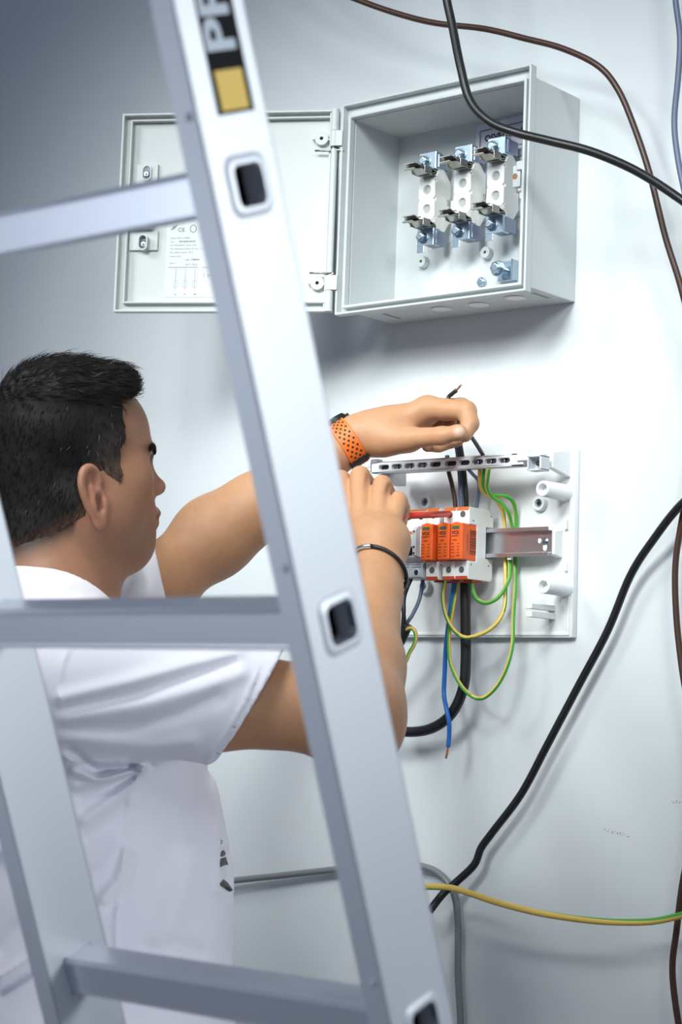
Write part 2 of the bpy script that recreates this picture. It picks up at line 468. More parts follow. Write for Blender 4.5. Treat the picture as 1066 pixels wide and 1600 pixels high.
# hinge: barrel along the door's edge with the cabinet's knuckles, bent wire pins
zt = DH
def hz(py): return dl(538, py, 0)[2]
z_k1a, z_k1b = dl(540, 205, 0)[2], dl(539, 229, 0)[2]
z_k2a, z_k2b = dl(530, 431, 0)[2], dl(528, 454, 0)[2]
def barrel(za, zb_, name, mm, r=.0062):
    return MB().cyl((.0052, .0005, za), (.0052, .0005, zb_), r, n=20).b2((.004, -.012, min(za, zb_)), (.014, -.002, max(za, zb_))).build(name, mm, door, auto=40)
barrel(zt, z_k1a + .0006, 'hinge_barrel', M_DOOR); barrel(z_k1b - .004, z_k2a + .004, 'hinge_barrel', M_DOOR, .0050); barrel(z_k2b - .0006, -zt, 'hinge_barrel', M_DOOR)
for za, zb_ in [(z_k1a, z_k1b), (z_k2a, z_k2b)]:
    MB().cyl((.0052, .0005, za), (.0052, .0005, zb_), .0066, n=20).b2((-.0075, -.004, min(za, zb_)), (.004, .0065, max(za, zb_)), .0004).build('hinge_knuckle', M_DOOR, door, auto=40)
for (x0, y0, x1, y1, up) in [(492.5, 235.5, 534, 236, 1), (484, 426.5, 519, 427, -1)]:
    p0, p1 = dl(x0, y0, .0015), dl(x1, y1, .0015)
    end = np.array([.0055, .0015, p1[2] + .007 * up])
    b = MB(); b.tube([p0, p1], .0016, n=8, smooth_path=False); b.tube([p1, p1 + [-.0025, 0, .0006 * up], [.0060, .0015, p1[2] + .003 * up], end], .0016, n=8, sub=5)
    b.build('hinge_wire', M_STEEL, door)

# ---- data label on the door
q = [dl(265, 338, YD), dl(254, 464.5, YD), dl(338, 466, YD), dl(341, 340, YD)]
x0 = max(p[0] for p in q) ; x1 = min(p[0] for p in q); z0 = q[1][2]; z1 = q[0][2]
xl = (q[0][0] + q[1][0]) / 2; xr = xl - .098
z1 += .012
lab = MB().b2((xr, YD, z0), (xl, YD + .0005, z1)).build('data_label', M_PAPER, door)
TF = Matrix(((-1, 0, 0, xl), (0, 0, 1, YD + .0008), (0, 1, 0, z1), (0, 0, 0, 1)))   # text x runs to the door's free edge reversed: reads left to right from the room
LW, LH = xl - xr, z1 - z0
def T(x, y): return TF @ Matrix.Translation((x, -y, 0))
pr = []
s = LH / 128.0   # one unit is about one photograph pixel; label top is 12 mm above the rung's edge
y0t = .012 + 2 * s
def line(txt, x, y, sz, xs=1.0, bold=.0): pr.append(text_mesh(txt, sz, T(x, y), M_INKG, 'print', None, bold=bold, xscale=xs))
line('CE', .017, y0t + .022, .0085, 1.05, .00012)
line('Název: JISTICÍ SKŘÍŇ', .006, y0t + .033, .0030, 1.15)
line('Typ:', .006, y0t + .0385, .0030, 1.15); line('SP100/NVP1P', .020, y0t + .0385, .0036, 1.25, .0001)
line('Un: 3×230/400 V  50 Hz  IP44', .006, y0t + .0440, .0029, 1.15)
line('Max. připojitelný průřez: 35 mm²  L, N', .006, y0t + .0495, .0029, 1.15)
line('Max. jištění pojistka: 100 A', .006, y0t + .0550, .0029, 1.15)
line('Výrobní číslo', .006, y0t + .0610, .0029, 1.15); line('Hmotnost', .062, y0t + .0610, .0029, 1.15)
line('v.č. 17982/4', .031, y0t + .0665, .0036, 1.2, .0001); line('Datum', .006, y0t + .0715, .0029, 1.15)
line('26.11.2014', .031, y0t + .0740, .0036, 1.2)
line('PEN', .066, y0t + .0920, .0055, 1.05, .0001)
for x, t_ in [(.016, 'U'), (.031, 'V'), (.046, 'W')]: line(t_, x, y0t + .1200, .0040, 1.0, .0001)
def strip(x, y, ww, hh): pr.append(MB().poly([T(x, y) @ Vector(v) for v in ((0, 0, 0), (ww, 0, 0), (ww, hh, 0), (0, hh, 0))]).build('print', M_INKG))
strip(.004, y0t + .0775, .047, .0008); strip(.058, y0t + .0780, .034, .0009); strip(.0605, y0t + .0930, .0006, .007)
# lightning emblem, ring emblem
for k in range(3): pr.append(MB().poly([T(.0055 + .0025 * k, y0t + .020 - .001 * k) @ Vector(v) for v in ((0, 0, 0), (.0012, 0, 0), (.0062, .0075, 0), (.0050, .0075, 0))]).build('print', M_INKG))
mm = MB()
Po = [T(.041, y0t + .0175) @ Vector((.0052 * math.cos(t), .0062 * math.sin(t), 0)) for t in np.linspace(0, 2 * math.pi, 24, endpoint=False)]
Pi = [T(.041, y0t + .0175) @ Vector((.0040 * math.cos(t), .0050 * math.sin(t), 0)) for t in np.linspace(0, 2 * math.pi, 24, endpoint=False)]
mm.rings([Po, Pi], closed_ends=False); pr.append(mm.build('print', M_INKG))
mm = MB()
for k in range(3):
    a = 2 * math.pi * k / 3 + .4
    ts = np.linspace(a, a + 1.35, 7)
    A = [T(.0555, y0t + .0180) @ Vector((.0046 * math.cos(t), .0046 * math.sin(t), 0)) for t in ts]; B = [T(.0555, y0t + .0180) @ Vector((.0039 * math.cos(t), .0039 * math.sin(t), 0)) for t in ts]
    for i in range(6): mm.poly([A[i], A[i + 1], B[i + 1], B[i]])
pr.append(mm.build('print', M_INKG))
# pale wiring diagram
for x in (.0165, .0315, .0465):
    for (dx, y, ww, hh) in [(0, .112, .0004, .034), (-.003, .098, .0064, .0003), (-.003, .108, .0064, .0003), (-.003, .108, .0003, .010), (.0032, .108, .0003, .010)]:
        pr.append(MB().poly([T(x + dx, y0t + y) @ Vector(v) for v in ((0, 0, 0), (ww, 0, 0), (ww, hh, 0), (0, hh, 0))]).build('print', M_INKG))
po = join_meshes(pr, 'label_print', None)
po.parent = door; po['kind'] = 'stuff'

# ------------------------------------------------------------------ certificate slip inside the cabinet
tl, tr, bl = cb(745, 197, YB - .0012), cb(823, 178.5, YB - .0012), cb(767, 300, YB - .0012)
ux = Vector(tr - tl).normalized(); uz = Vector(bl - tl); uz = (uz - ux * uz.dot(ux)).normalized(); 
ux3 = ux; n3 = ux3.cross(uz)
cert = empty('certificate_slip', (0, 0, BZ), (0, BR, 0))
tag(cert, 'white paper slip with a bold heading behind the topmost terminals in the cabinet', 'paper')
CF = Matrix((ux3, -uz, -n3 if n3.y > 0 else n3)).transposed().to_4x4(); CF.translation = Vector(tl)
if (CF.to_3x3() @ Vector((0, 0, 1))).y > 0: CF = CF @ Matrix.Diagonal((1, 1, -1, 1))
sw, sh = .105, .150
m = MB(); nseg = 8
for i in range(nseg):
    def pt(x, i): return CF @ Vector((x, -sh * i / nseg, .0004 + .003 * math.sin(math.pi * i / nseg)))
    m.poly([pt(0, i), pt(sw, i), pt(sw, i + 1), pt(0, i + 1)])
sheet = m.build('sheet', mat('certificate_paper', (.74, .76, .84), .6), cert)
pr = []
def CT(x, y): return CF @ Matrix.Translation((x, -y, .0012 + .003 * math.sin(math.pi * y / sh)))
def strip2(x, y, ww, hh): pr.append(MB().poly([CT(x, y) @ Vector(v) for v in ((0, 0, 0), (ww, 0, 0), (ww, hh, 0), (0, hh, 0))]).build('print', M_INK))
strip2(.008, .011, .092, .0011)
for k in range(8): strip2(.008, .011 + .015 * (k + 1), .0011, .015)
pr.append(text_mesh('OSVĚDČENÍ', .0135, CT(.017, .0285), M_INK, 'print', None, bold=.0004, xscale=.95))
for k, t_ in enumerate(['o kompletnosti', 'výrobku podle', 'prohlášení výrobce', 'a provedení']):
    pr.append(text_mesh(t_, .0062 if k == 0 else .0048, CT(.052, .046 + .0085 * k), M_INK, 'print', None))
pr.append(text_mesh('dne 26.11.', .0050, CT(.075, .118), M_INK, 'print', None))
join_meshes(pr, 'certificate_print', cert)['kind'] = 'stuff'

# ------------------------------------------------------------------ three fuse bases on the cabinet's back plate
def make_fuse_holder():
    root = empty('fuse_holder')
    # side outline (depth y, height z); extruded along x
    FY = -.046
    prof = [(-.0085, -.031), (-.020, -.047), (-.034, -.047), (-.042, -.034), (-.042, .034), (-.036, .047), (-.026, .047), (-.0085, .031), (-.0085, .004), (-.0150, .004), (-.0150, -.006), (-.0085, -.006)]
    bw = .0150
    F = Matrix(((0, 0, 1, 0), (1, 0, 0, 0), (0, 1, 0, 0), (0, 0, 0, 1)))
    m = MB(); m.prism(prof, -bw, bw, F); m.b2((-bw * .8, -.012, -.03), (bw * .8, .0, .03))
    m.b2((-bw - .009, -.0065, -.012), (-bw, 0, .032), .001); m.b2((bw, -.0075, -.014), (bw + .008, 0, .004), .001)
    # raised front with two deep round holes
    zs = [-.030, -.0005, .0285]
    for z0, z1 in zip(zs[:-1], zs[1:]):
        zc, n = (z0 + z1) / 2, 24
        def sq(k):
            t = 2 * math.pi * (k + .5) / n; c, s_ = math.cos(t), math.sin(t); q_ = max(abs(c), abs(s_))
            return (bw * c / q_, (z1 - z0) / 2 * s_ / q_)
        ci = [(math.cos(2 * math.pi * (k + .5) / n), math.sin(2 * math.pi * (k + .5) / n)) for k in range(n)]
        m.rings([[(sq(k)[0], -.0419, zc + sq(k)[1]) for k in range(n)], [(sq(k)[0], FY, zc + sq(k)[1]) for k in range(n)],
                 [(.0076 * c, FY, zc + .0076 * s_) for c, s_ in ci], [(.0068 * c, -.0425, zc + .0068 * s_) for c, s_ in ci]], closed_ends=False)
    m.prism([(-.0419, .0285), (FY, .0285), (-.0419, .036)], -bw, bw, F); m.prism([(-.0419, -.030), (FY, -.030), (-.0419, -.036)], -bw, bw, F)
    body = m.build('ceramic_body', M_CERAMIC, root)
    for z in (.0140, -.01525):
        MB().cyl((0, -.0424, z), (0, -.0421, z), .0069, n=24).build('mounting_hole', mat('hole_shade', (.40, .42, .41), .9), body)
    for z in (.026, .012, -.002):
        MB().cyl((-bw - .0045, -.0070, z), (-bw - .0045, -.0060, z), .0019, n=10).build('pin_hole', M_DARK, body)
    for sgn in (1, -1):
        zc = .0395 * sgn
        c = empty('contact_clip'); c.parent = root
        # lyre contact: two sprung leaves that reach forward with a bulge, curled at their tips
        for k in (1, -1):
            b = MB()
            path = [(-.026, 0), (-.046, .0010), (-.056, .0042), (-.066, .0020), (-.076, .0004), (-.086, .0040), (-.091, .0032)]
            pts = catmull([(0, y, zc + k * (z + .0006)) for y, z in path], 4)
            wd = np.interp(np.linspace(0, 1, len(pts)), [0, .5, 1], [.0135, .0125, .0095])
            b.rings([[(p_[0] - ww, p_[1], p_[2] - .0006), (p_[0] + ww, p_[1], p_[2] - .0006), (p_[0] + ww, p_[1], p_[2] + .0006), (p_[0] - ww, p_[1], p_[2] + .0006)] for p_, ww in zip(pts, wd)])
            b.build('spring_leaf', M_STEEL, c, auto=50)
        b = MB()
        for s_ in (-1, 1): b.box((s_ * .0115, -.060, zc), (.0020, .018, .0115), .0004)
        b.box((0, -.070, zc + .0064), (.016, .004, .0012)); b.box((.003, -.048, zc - .0062), (.024, .016, .0010)); b.cyl((-.012, -.080, zc + .002), (-.012, -.064, zc + .005), .0016, n=8)
        b.build('leaf_clamp', M_STEEL, c, bevel=.0003)
        # terminal: upright plate with a return and a hex bolt
        zt_ = .0575 * sgn
        t = MB().box((0, -.0455, zt_), (.0300, .0026, .0260), .0006).box((.0140, -.0385, zt_), (.0024, .016, .0260), .0006)
        if sgn < 0: t.box((-.009, -.0450, zt_ - .016), (.013, .0022, .014), .0006)
        t.box((0, -.033, zt_ - .010 * sgn), (.026, .026, .0024), .0006)
        t = t.build('terminal', M_ZINC, root)
        MB().box((.004, -.028, zt_), (.026, .026, .021), .001).build('terminal_block', mat('blued_steel', (.28, .31, .42), .35, .8), t)
        hexbolt(t, 'hex_bolt', (-.005, -.0470, zt_), (0, -1, 0), .0082, .0062, .004)
    return root
FB_PX = [(667, 311), (722.5, 301), (774.5, 289.5)]
labels = ['white ceramic fuse holder nearest the hinge side inside the open cabinet',
          'white ceramic fuse holder in the middle of the row of three',
          'white ceramic fuse holder nearest the lock side, in front of the paper slip']
fb = make_fuse_holder()
for k, (px, py) in enumerate(FB_PX):
    o = fb if k == 0 else copy_tree(fb)
    c = cb(px, py, YB - .046)
    cc, ss = math.cos(BR), math.sin(BR)
    o.location = (c[0] * cc + c[2] * ss, YB - .0002, BZ - c[0] * ss + c[2] * cc); o.rotation_euler = (0, BR, 0)
    tag(o, labels[k], 'fuse holder', 'fuse holders in the cabinet')

# ------------------------------------------------------------------ small distribution board: mounting panel, posts, rail
PX0, PX1, PZ0, PZ1, PT = -.215, .183, 1.390, 1.6555, .012
board = empty('distribution_board', (0, 0, 0))
tag(board, 'white plastic distribution board base on the wall with stand-off posts and a steel rail', 'panel')
m = MB(); m.b2((PX0, -PT, PZ0), (PX1, 0, PZ1), .0022, 2)
m.build('base_plate', M_WHITE, board, auto=40)
MB().ring_rect((PX0 + .004, PZ0 + .003, PX1 - .0045, PZ1 - .0035), (PX0 + .0075, PZ0 + .0065, PX1 - .008, PZ1 - .007), -PT - .0016, -PT + .001).build('raised_border', M_WHITE, board, bevel=.0004)
def at_panel(px, py): return aty(px, py, -PT)
for (px, py, L_) in [(884, 770, .058), (884, 919, .056)]:
    c = at_panel(px, py)
    MB().lathe([(.0135, .0005), (.0120, -.004), (.0112, -L_ + .001), (.0105, -L_), (.0072, -L_), (.0066, -L_ + .012), (.0005, -L_ + .012)], c, (0, 1, 0), 28).build('post', M_WHITE, board, auto=40)
for (px, py) in [(846, 787), (668.5, 785), (666, 917)]:
    c = at_panel(px, py)
    b = MB().lathe([(.0115, .0005), (.0105, -.007), (.0098, -.008), (.0062, -.008), (.0058, -.002)], c, (0, 1, 0), 24).build('screw_boss', M_WHITE, board, auto=40)
    k = MB(); k.lathe([(.0050, -.002), (.0050, -.0045), (.0035, -.006), (.0004, -.0063)], c, (0, 1, 0), 16); k.mi = 1
    k.box(c + [0, -.0062, 0], (.0075, .0010, .0016)); k.box(c + [0, -.0062, 0], (.0016, .0010, .0075))
    k.build('panel_screw', [M_ZINC, M_BLACK], b, auto=35)
# bracket arms that carry the terminal bar at the right end, lower ribs, side clips
def wedge(pxa, pya, pxb, pyb, dz, L_, name='bracket_arm', taper=.55):
    a = at_panel(pxa, pya); z0, z1 = a[2], aty(pxb, pyb, -PT)[2]
    lo, hi = min(z0, z1), max(z0, z1)
    x = a[0]; mid = (lo + hi) / 2; hh = (hi - lo) / 2
    F = Matrix(((0, 0, 1, x), (1, 0, 0, 0), (0, 1, 0, 0), (0, 0, 0, 1)))
    m = MB(); m.prism([(-PT + .001, lo), (-PT + .001, hi), (-PT - L_, mid + hh * taper + dz), (-PT - L_, mid - hh * taper + dz)], -.0105, 0, F)
    return m.build(name, M_WHITE, board, bevel=.0008)
wedge(893, 703, 893, 746, 0, .045)
for (pa, pb) in [((868, 946), (868, 955)), ((868, 958), (868, 968))]: wedge(*pa, *pb, 0, .058, 'rib_arm', .9)
wedge(880, 828, 880, 872, 0, .020, 'rail_support', .8)
for py in (820, 885):
    c = at_panel(886, py); MB().b2(c + [-.002, -.006, -.007], c + [.003, .001, .007], .0006).build('side_clip', M_WHITE, board)
# hat rail
RZ, RY = 1.5225, -.0335
x0, x1 = -.190, .1605
F = Matrix(((0, 0, 1, 0), (1, 0, 0, 0), (0, 1, 0, 0), (0, 0, 0, 1)))
t = .0013
prof = [(RY - .009, .0205), (RY - .009, .0150), (RY, .0150), (RY, -.0150), (RY - .009, -.0150), (RY - .009, -.0205), (RY - .009 + t, -.0205), (RY - .009 + t, -.0150 - t), (RY + t, -.0150 - t), (RY + t, .0150 + t), (RY - .009 + t, .0150 + t), (RY - .009 + t, .0205)]
m = MB(); m.prism([(y, RZ + z) for y, z in prof], x0, x1, F)
rail = m.build('hat_rail', M_RAIL, board, bevel=.0004)
c = aty(852, 846, RY)
MB().lathe([(.0048, .001), (.0048, -.0016), (.0032, -.0030), (.0004, -.0032)], (c[0], RY, c[2]), (0, 1, 0), 18).build('rail_screw', M_ZINC, rail, auto=35)
def slot(px, py, ww, hh):
    c = aty(px, py, RY); MB().lathe([(1, 0), (1, -.0003), (.001, -.0003)], (0, 0, 0), (0, 1, 0), 16)
    o = MB(); o.rings([[(c[0] + ww * math.cos(a), RY - .0004, c[2] + hh * math.sin(a)) for a in np.linspace(0, 2 * math.pi, 16, endpoint=False)], [(c[0] + ww * math.cos(a), RY + .0002, c[2] + hh * math.sin(a)) for a in np.linspace(0, 2 * math.pi, 16, endpoint=False)]])
    o.build('rail_slot', M_WHITE, rail, auto=40)
slot(852, 855, .0034, .0052); slot(843.5, 845, .0026, .0036)
MB().b2((.090, RY - .006, RZ - .024), (.096, RY - .001, RZ - .019)).build('rail_foot', M_WHITE, rail)
for xx in (-.15, .12): MB().b2((xx - .008, RY + .001, RZ - .012), (xx + .008, -PT + .001, RZ + .012), .001).build('rail_spacer', M_WHITE, board)

# ------------------------------------------------------------------ neutral terminal bar with its housing
BY = -.080
A, B = aty(581, 731, BY), aty(818, 717.5, BY)
bar = empty('terminal_bar', (0, 0, 0))
tag(bar, 'long light grey terminal bar with oval screw slots across the top of the board', 'terminal bar')
ux = (B - A) / np.linalg.norm(B - A); Lb = np.linalg.norm(B - A)
uz = np.array([-ux[2], 0, ux[0]])
BH_ = .0085          # half height
def bp(s, y, z): return A + ux * s + uz * z + np.array([0, y, 0])
SL = []
for (a_, b_) in [(592, 608), (612, 628), (632, 648), (652, 668), (672, 689), (695, 713), (716, 734), (737, 755), (757, 776), (778, 797)]:
    pa, pb = aty(a_, 728, BY), aty(b_, 726, BY)
    SL.append(((pa - A) @ ux, (pb - A) @ ux))
m = MB()
def quad(s0, s1, z0, z1, y0=0, y1=.0018):
    R = [[bp(s0, y0, z0), bp(s1, y0, z0), bp(s1, y0, z1), bp(s0, y0, z1)], [bp(s0, y1, z0), bp(s1, y1, z0), bp(s1, y1, z1), bp(s0, y1, z1)]]
    m.rings(R)
# front face with real slots
hw = .0037
def slot_ring(s0, s1, y, n=6):
    pts = []
    for c, a0 in ((s1 - hw, -90), (s0 + hw, 90)):
        for k in range(n + 1):
            a = math.radians(a0 + 180 * k / n); pts.append((c + hw * math.cos(a), hw * math.sin(a)))
    return pts
edges = [0] + [(SL[i][1] + SL[i + 1][0]) / 2 for i in range(len(SL) - 1)] + [SL[-1][1] + .003]
for (s0, s1), e0, e1 in zip(SL, edges[:-1], edges[1:]):
    inner = slot_ring(s0, s1, 0)
    outer = []
    mid = (s0 + s1) / 2
    for (s, z) in inner:
        # push out to the surrounding rectangle
        ds = s - mid; k1 = ((e1 - mid) / ds) if ds > 1e-9 else ((e0 - mid) / ds if ds < -1e-9 else 1e9); k2 = BH_ / abs(z) if abs(z) > 1e-9 else 1e9
        k_ = min(k1, k2); outer.append((mid + ds * k_, z * k_))
    m.rings([[bp(s, 0, z) for s, z in outer], [bp(s, 0, z) for s, z in inner], [bp(s, .007, z) for s, z in inner]], closed_ends=False)
    for ce, cz in [((e0, BH_), 0), ((e1, BH_), 0), ((e0, -BH_), 0), ((e1, -BH_), 0)]:
        pass
    # the rectangle's corners
    for sx, sz in ((e0, 1), (e1, 1), (e0, -1), (e1, -1)):
        near = sorted(outer, key=lambda q_: (q_[0] - sx) ** 2 + (q_[1] - sz * BH_) ** 2)[:2]
        m.poly([bp(near[0][0], 0, near[0][1]), bp(sx, 0, sz * BH_), bp(near[1][0], 0, near[1][1])])
quad(edges[-1], Lb, -BH_, BH_, 0, .010)
m.rings([[bp(0, 0, BH_), bp(Lb, 0, BH_), bp(Lb, .026, BH_), bp(0, .026, BH_)], [bp(0, 0, BH_ - .0015), bp(Lb, 0, BH_ - .0015), bp(Lb, .026, BH_ - .0015), bp(0, .026, BH_ - .0015)]])
m.rings([[bp(0, 0, -BH_), bp(Lb, 0, -BH_), bp(Lb, .020, -BH_), bp(0, .020, -BH_)], [bp(0, 0, -BH_ + .0015), bp(Lb, 0, -BH_ + .0015), bp(Lb, .020, -BH_ + .0015), bp(0, .020, -BH_ + .0015)]])
m.build('housing', mat('bar_housing', (.76, .775, .80), .4), bar)
m = MB(); m.rings([[bp(.004, .0075, -.0062), bp(Lb - .012, .0075, -.0062), bp(Lb - .012, .0165, -.0062), bp(.004, .0165, -.0062)], [bp(.004, .0075, .0062), bp(Lb - .012, .0075, .0062), bp(Lb - .012, .0165, .0062), bp(.004, .0165, .0062)]])
core = m.build('terminal_strip', mat('strip_dark', (.05, .05, .06), .5, .6), bar)
for i, (s0, s1) in enumerate(SL):
    if i in (0, 4, 5, 6): cs = []
    else: cs = [s0 + (s1 - s0) * .30, s0 + (s1 - s0) * .72]
    for c_ in cs:
        p = bp(c_, .0075, 0)
        k = MB(); k.lathe([(.0031, .001), (.0031, -.0030), (.0024, -.0036), (.0004, -.0036)], p, (0, 1, 0), 14); k.mi = 1
        k.box(p + [0, -.0036, 0], (.0048, .0004, .0010), rot=Matrix.Rotation(rng.uniform(0, 3), 3, 'Y')); k.build('clamp_screw', [M_ZINC, M_BLACK], core, auto=35)
# end pieces: dark hook on the left, clamp block on the right
p = bp(0, 0, 0)
m = MB(); m.box(p + ux * .004 + uz * (BH_ + .001) + [0, .006, 0], (.013, .014, .007), .0008); m.box(p + ux * -.002 + [0, .008, .002], (.006, .012, .016), .0008)
m.build('end_hook', mat('hook_grey', (.22, .22, .24), .4), bar)
MB().box(p + ux * .018 + [0, .030, -.012], (.018, .040, .022), .001).build('stand_leg', M_LGREYP, bar)
p = bp(Lb, 0, 0)
m = MB(); m.box(p + ux * .000 + uz * .006 + [0, .002, 0], (.019, .010, .017), .001); m.box(p + ux * .014 + uz * .004 + [0, .010, 0], (.020, .020, .005), .001)
cl = m.build('end_clamp', M_WHITE, bar)
m = MB(); c = p + ux * .022 + uz * -.006 + np.array([0, .002, 0])
m.b2(c + [-.011, -.008, -.010], c + [-.009, .012, .009]); m.b2(c + [.009, -.008, -.010], c + [.012, .012, .009]); m.b2(c + [-.011, -.008, -.011], c + [.012, .012, -.009]); m.b2(c + [-.011, -.008, .008], c + [.012, .012, .010]); m.b2(c + [-.010, .008, -.010], c + [.011, .012, .009])
m.build('clamp_cage', M_LGREYP, cl)
MB().cyl(c + [.0005, .006, 0], c + [.0005, .001, 0], .004, n=14).build('cage_screw', mat('strip_dark', (.05, .05, .06), .5, .6), cl)

# ------------------------------------------------------------------ devices on the rail
Fx = lambda x: Matrix(((0, 0, 1, x), (1, 0, 0, 0), (0, 1, 0, 0), (0, 0, 0, 1)))   # polygon (y, z) extruded along x
ZC = 1.5205
def face_text(txt, sz, x, y, z, m_, **k): return text_mesh(txt, sz, Matrix(((1, 0, 0, x), (0, 0, -1, y), (0, 1, 0, z), (0, 0, 0, 1))), m_, 'print', None, **k)
def face_bar(x, z, ww, hh, y, m_=None): return MB().poly([(x, y, z), (x + ww, y, z), (x + ww, y, z + hh), (x, y, z + hh)]).build('print', m_ or M_INKO)
def make_surge(first=False, last=False):
    root = empty('surge_protector')
    W_ = .0222
    prof = [(-.026, -.0475), (-.026, -.0205), (-.0432, -.0205), (-.0432, .0245), (-.026, .0245), (-.026, .046), (-.034, .0500), (-.083, .0500), (-.085, .0480), (-.085, .0255), (-.066, .0255), (-.066, -.0260), (-.085, -.0260), (-.085, -.0500), (-.083, -.0520), (-.030, -.0520)]
    m = MB(); m.prism(prof, 0, W_, Fx(0))
    base = m.build('base_module', M_WHITE, root, bevel=.0008)
    for z in (.0400, -.0385):
        MB().lathe([(.0046, -.0002), (.0040, -.0010), (.0036, -.0002), (.0036, .0004)], (W_ * .5, -.0850, z), (0, 1, 0), 18).cyl((W_ * .5, -.0846, z), (W_ * .5, -.0854, z), .0037, n=18).build('terminal_hole', mat('terminal_shade', (.10, .11, .12), .6), base, auto=40)
    MB().b2((.001, -.0856, .0455), (W_ - .001, -.078, .0503)).build('marking_strip', mat('orange_strip', (.80, .20, .05), .45), base)
    MB().b2((.0015, -.0858, -.0522), (W_ - .001, -.070, -.0475)).build('red_latch', M_DKORANGE, base)
    MB().b2((.004, -.070, -.0545), (W_ - .004, -.045, -.0515)).build('red_latch', M_DKORANGE, base)
    for y, z in [(-.075, .031), (-.032, .041), (-.042, -.004), (-.078, -.031), (-.036, -.030), (-.033, .022)]:
        MB().cyl((W_ - .0002, y, z), (W_ + .0003, y, z), .0013, n=8).build('rivet_hole', mat('terminal_shade', (.10, .11, .12), .6), base)
    cm = MB().b2((.0010, -.1000, -.0255), (W_ - .0008, -.055, .0262), .0012)
    cm.b2((W_ * .3, -.0995, .0255), (W_ * .6, -.094, .0275), .0004)
    cart = cm.build('cartridge', M_ORANGE, root)
    MB().b2((.0040, -.1004, .0175), (W_ - .0060, -.0990, .0220)).build('status_window', mat('status_green', (.05, .13, .06), .3), cart)
    pr = [face_text('VCX', .0062, .0036, -.1003, .0105, M_INKO, bold=.0004, xscale=1.0)]
    pr.append(face_bar(.0030, .0072, .0130, .0012, -.1003))
    pr.append(face_bar(.0055, .0016, .0075, .0011, -.1003))
    for k in range(4):
        pr.append(face_bar(.0030, -.0035 - .0042 * k, .0046 + .001 * (k % 2), .0008, -.1003)); pr.append(face_bar(.0135, -.0035 - .0042 * k, .0034, .0009, -.1003))
    pr.append(face_bar(.0030, -.0215, .0060, .0009, -.1003)); pr.append(face_bar(.0125, -.0205, .0050, .0013, -.1003))
    if last:     # barcode sticker on the visible side
        xs = W_ - .0005
        k, zz = 0, -.017
        r2 = random.Random(3)
        while zz < .0165:
            hh = r2.choice([.0006, .0009, .0013, .0018])
            pr.append(MB().poly([(xs, -.0815, zz), (xs, -.0645, zz), (xs, -.0645, zz + hh), (xs, -.0815, zz + hh)]).build('print', M_INKO)); zz += hh + r2.choice([.0005, .0007, .0010])
        pr.append(text_mesh('4 250432 907181', .0036, Matrix(((0, 0, 1, xs), (0, -1, 0, -.0855), (1, 0, 0, -.0135), (0, 0, 0, 1))), M_INKO, 'print', None))
    j = join_meshes(pr, 'label_print', cart); j['kind'] = 'stuff'
    return root
XS = [-.0190, .0105, .0330]
lbs = ['orange cartridge surge protector standing apart at the left of the three', 'orange cartridge surge protector between its two neighbours on the rail', 'orange cartridge surge protector with the barcode on its side at the right end']
s1 = make_surge(); s1.location = (XS[0], 0, ZC)
s2 = copy_tree(s1); s2.location = (XS[1], 0, ZC)
s3 = make_surge(last=True); s3.location = (XS[2], 0, ZC)
for o, l in zip((s1, s2, s3), lbs): tag(o, l, 'surge protector', 'surge protectors on the rail')

# two-pole switch on the left: white body, grey terminals, black toggle
W2 = .0440
brk = empty('circuit_breaker', (XS[0] - .004 - W2, 0, ZC))
tag(brk, 'white two-pole circuit breaker with a black toggle next to the orange modules', 'circuit breaker')
prof = [(-.0432, -.0205), (-.0432, .0245), (-.026, .0245), (-.026, .046), (-.030, .0500), (-.080, .0500), (-.080, .0240), (-.093, .0200), (-.093, -.0200), (-.080, -.0240), (-.080, -.030), (-.030, -.030), (-.030, -.0205)]
m = MB(); m.prism(prof, 0, W2, Fx(0)); body = m.build('body', M_WHITE, brk, bevel=.0008)
m = MB(); m.prism([(-.0440, -.0250), (-.079, -.0250), (-.087, -.0290), (-.087, -.0480), (-.083, -.0500), (-.0440, -.0500)], .0002, W2 - .0002, Fx(0))
for k in range(2):
    for z in (-.0300, -.0335): m.b2((.003 + .022 * k, -.0885, z), (.019 + .022 * k, -.083, z + .0016))
gt = m.build('terminal_block', M_GREYP, brk, bevel=.0006)
for k in range(2):
    xx = .011 + .022 * k
    MB().lathe([(.0060, .0), (.0060, -.0012), (.0042, -.0016), (.0042, .0004)], (xx, -.087, -.0415), (0, 1, 0), 20).build('terminal_collar', M_LGREYP, gt, auto=40)
    MB().cyl((xx, -.0866, -.0415), (xx, -.0872, -.0415), .0041, n=18).build('terminal_hole', M_DARK, gt)
    MB().lathe([(.0046, .0), (.0046, -.0005), (.0005, -.0005)], (xx, -.0800, .0400), (0, 1, 0), 18).build('terminal_hole', M_DARK, body, auto=40)
MB().b2((.001, -.0806, .0475), (W2 - .001, -.074, .0505)).build('marking_strip', mat('orange_strip', (.80, .20, .05), .45), brk)
MB().b2((.004, -.0937, .0135), (W2 - .016, -.090, .0175)).build('marking_strip', mat('orange_strip', (.80, .20, .05), .45), brk)
m = MB(); m.b2((.006, -.0945, -.0170), (W2 - .014, -.090, .0020), .0006)
for k in range(3): m.box((W2 * .36, -.102 + .001 * k, -.0040 - .0042 * k), (W2 * .48, .016, .0030), .0005, rot=Matrix.Rotation(.25, 3, 'X'))
tg = m.build('toggle', M_BLACK, brk)
m = MB(); m.prism([(-.085, -.022), (-.103, -.018), (-.104, .018), (-.098, .024), (-.085, .026)], W2 - .0075, W2 - .0015, Fx(0)); m.b2((W2 - .015, -.104, -.006), (W2 - .007, -.092, .006), .001)
lv = m.build('side_lever', M_LGREYP, brk, bevel=.0006)
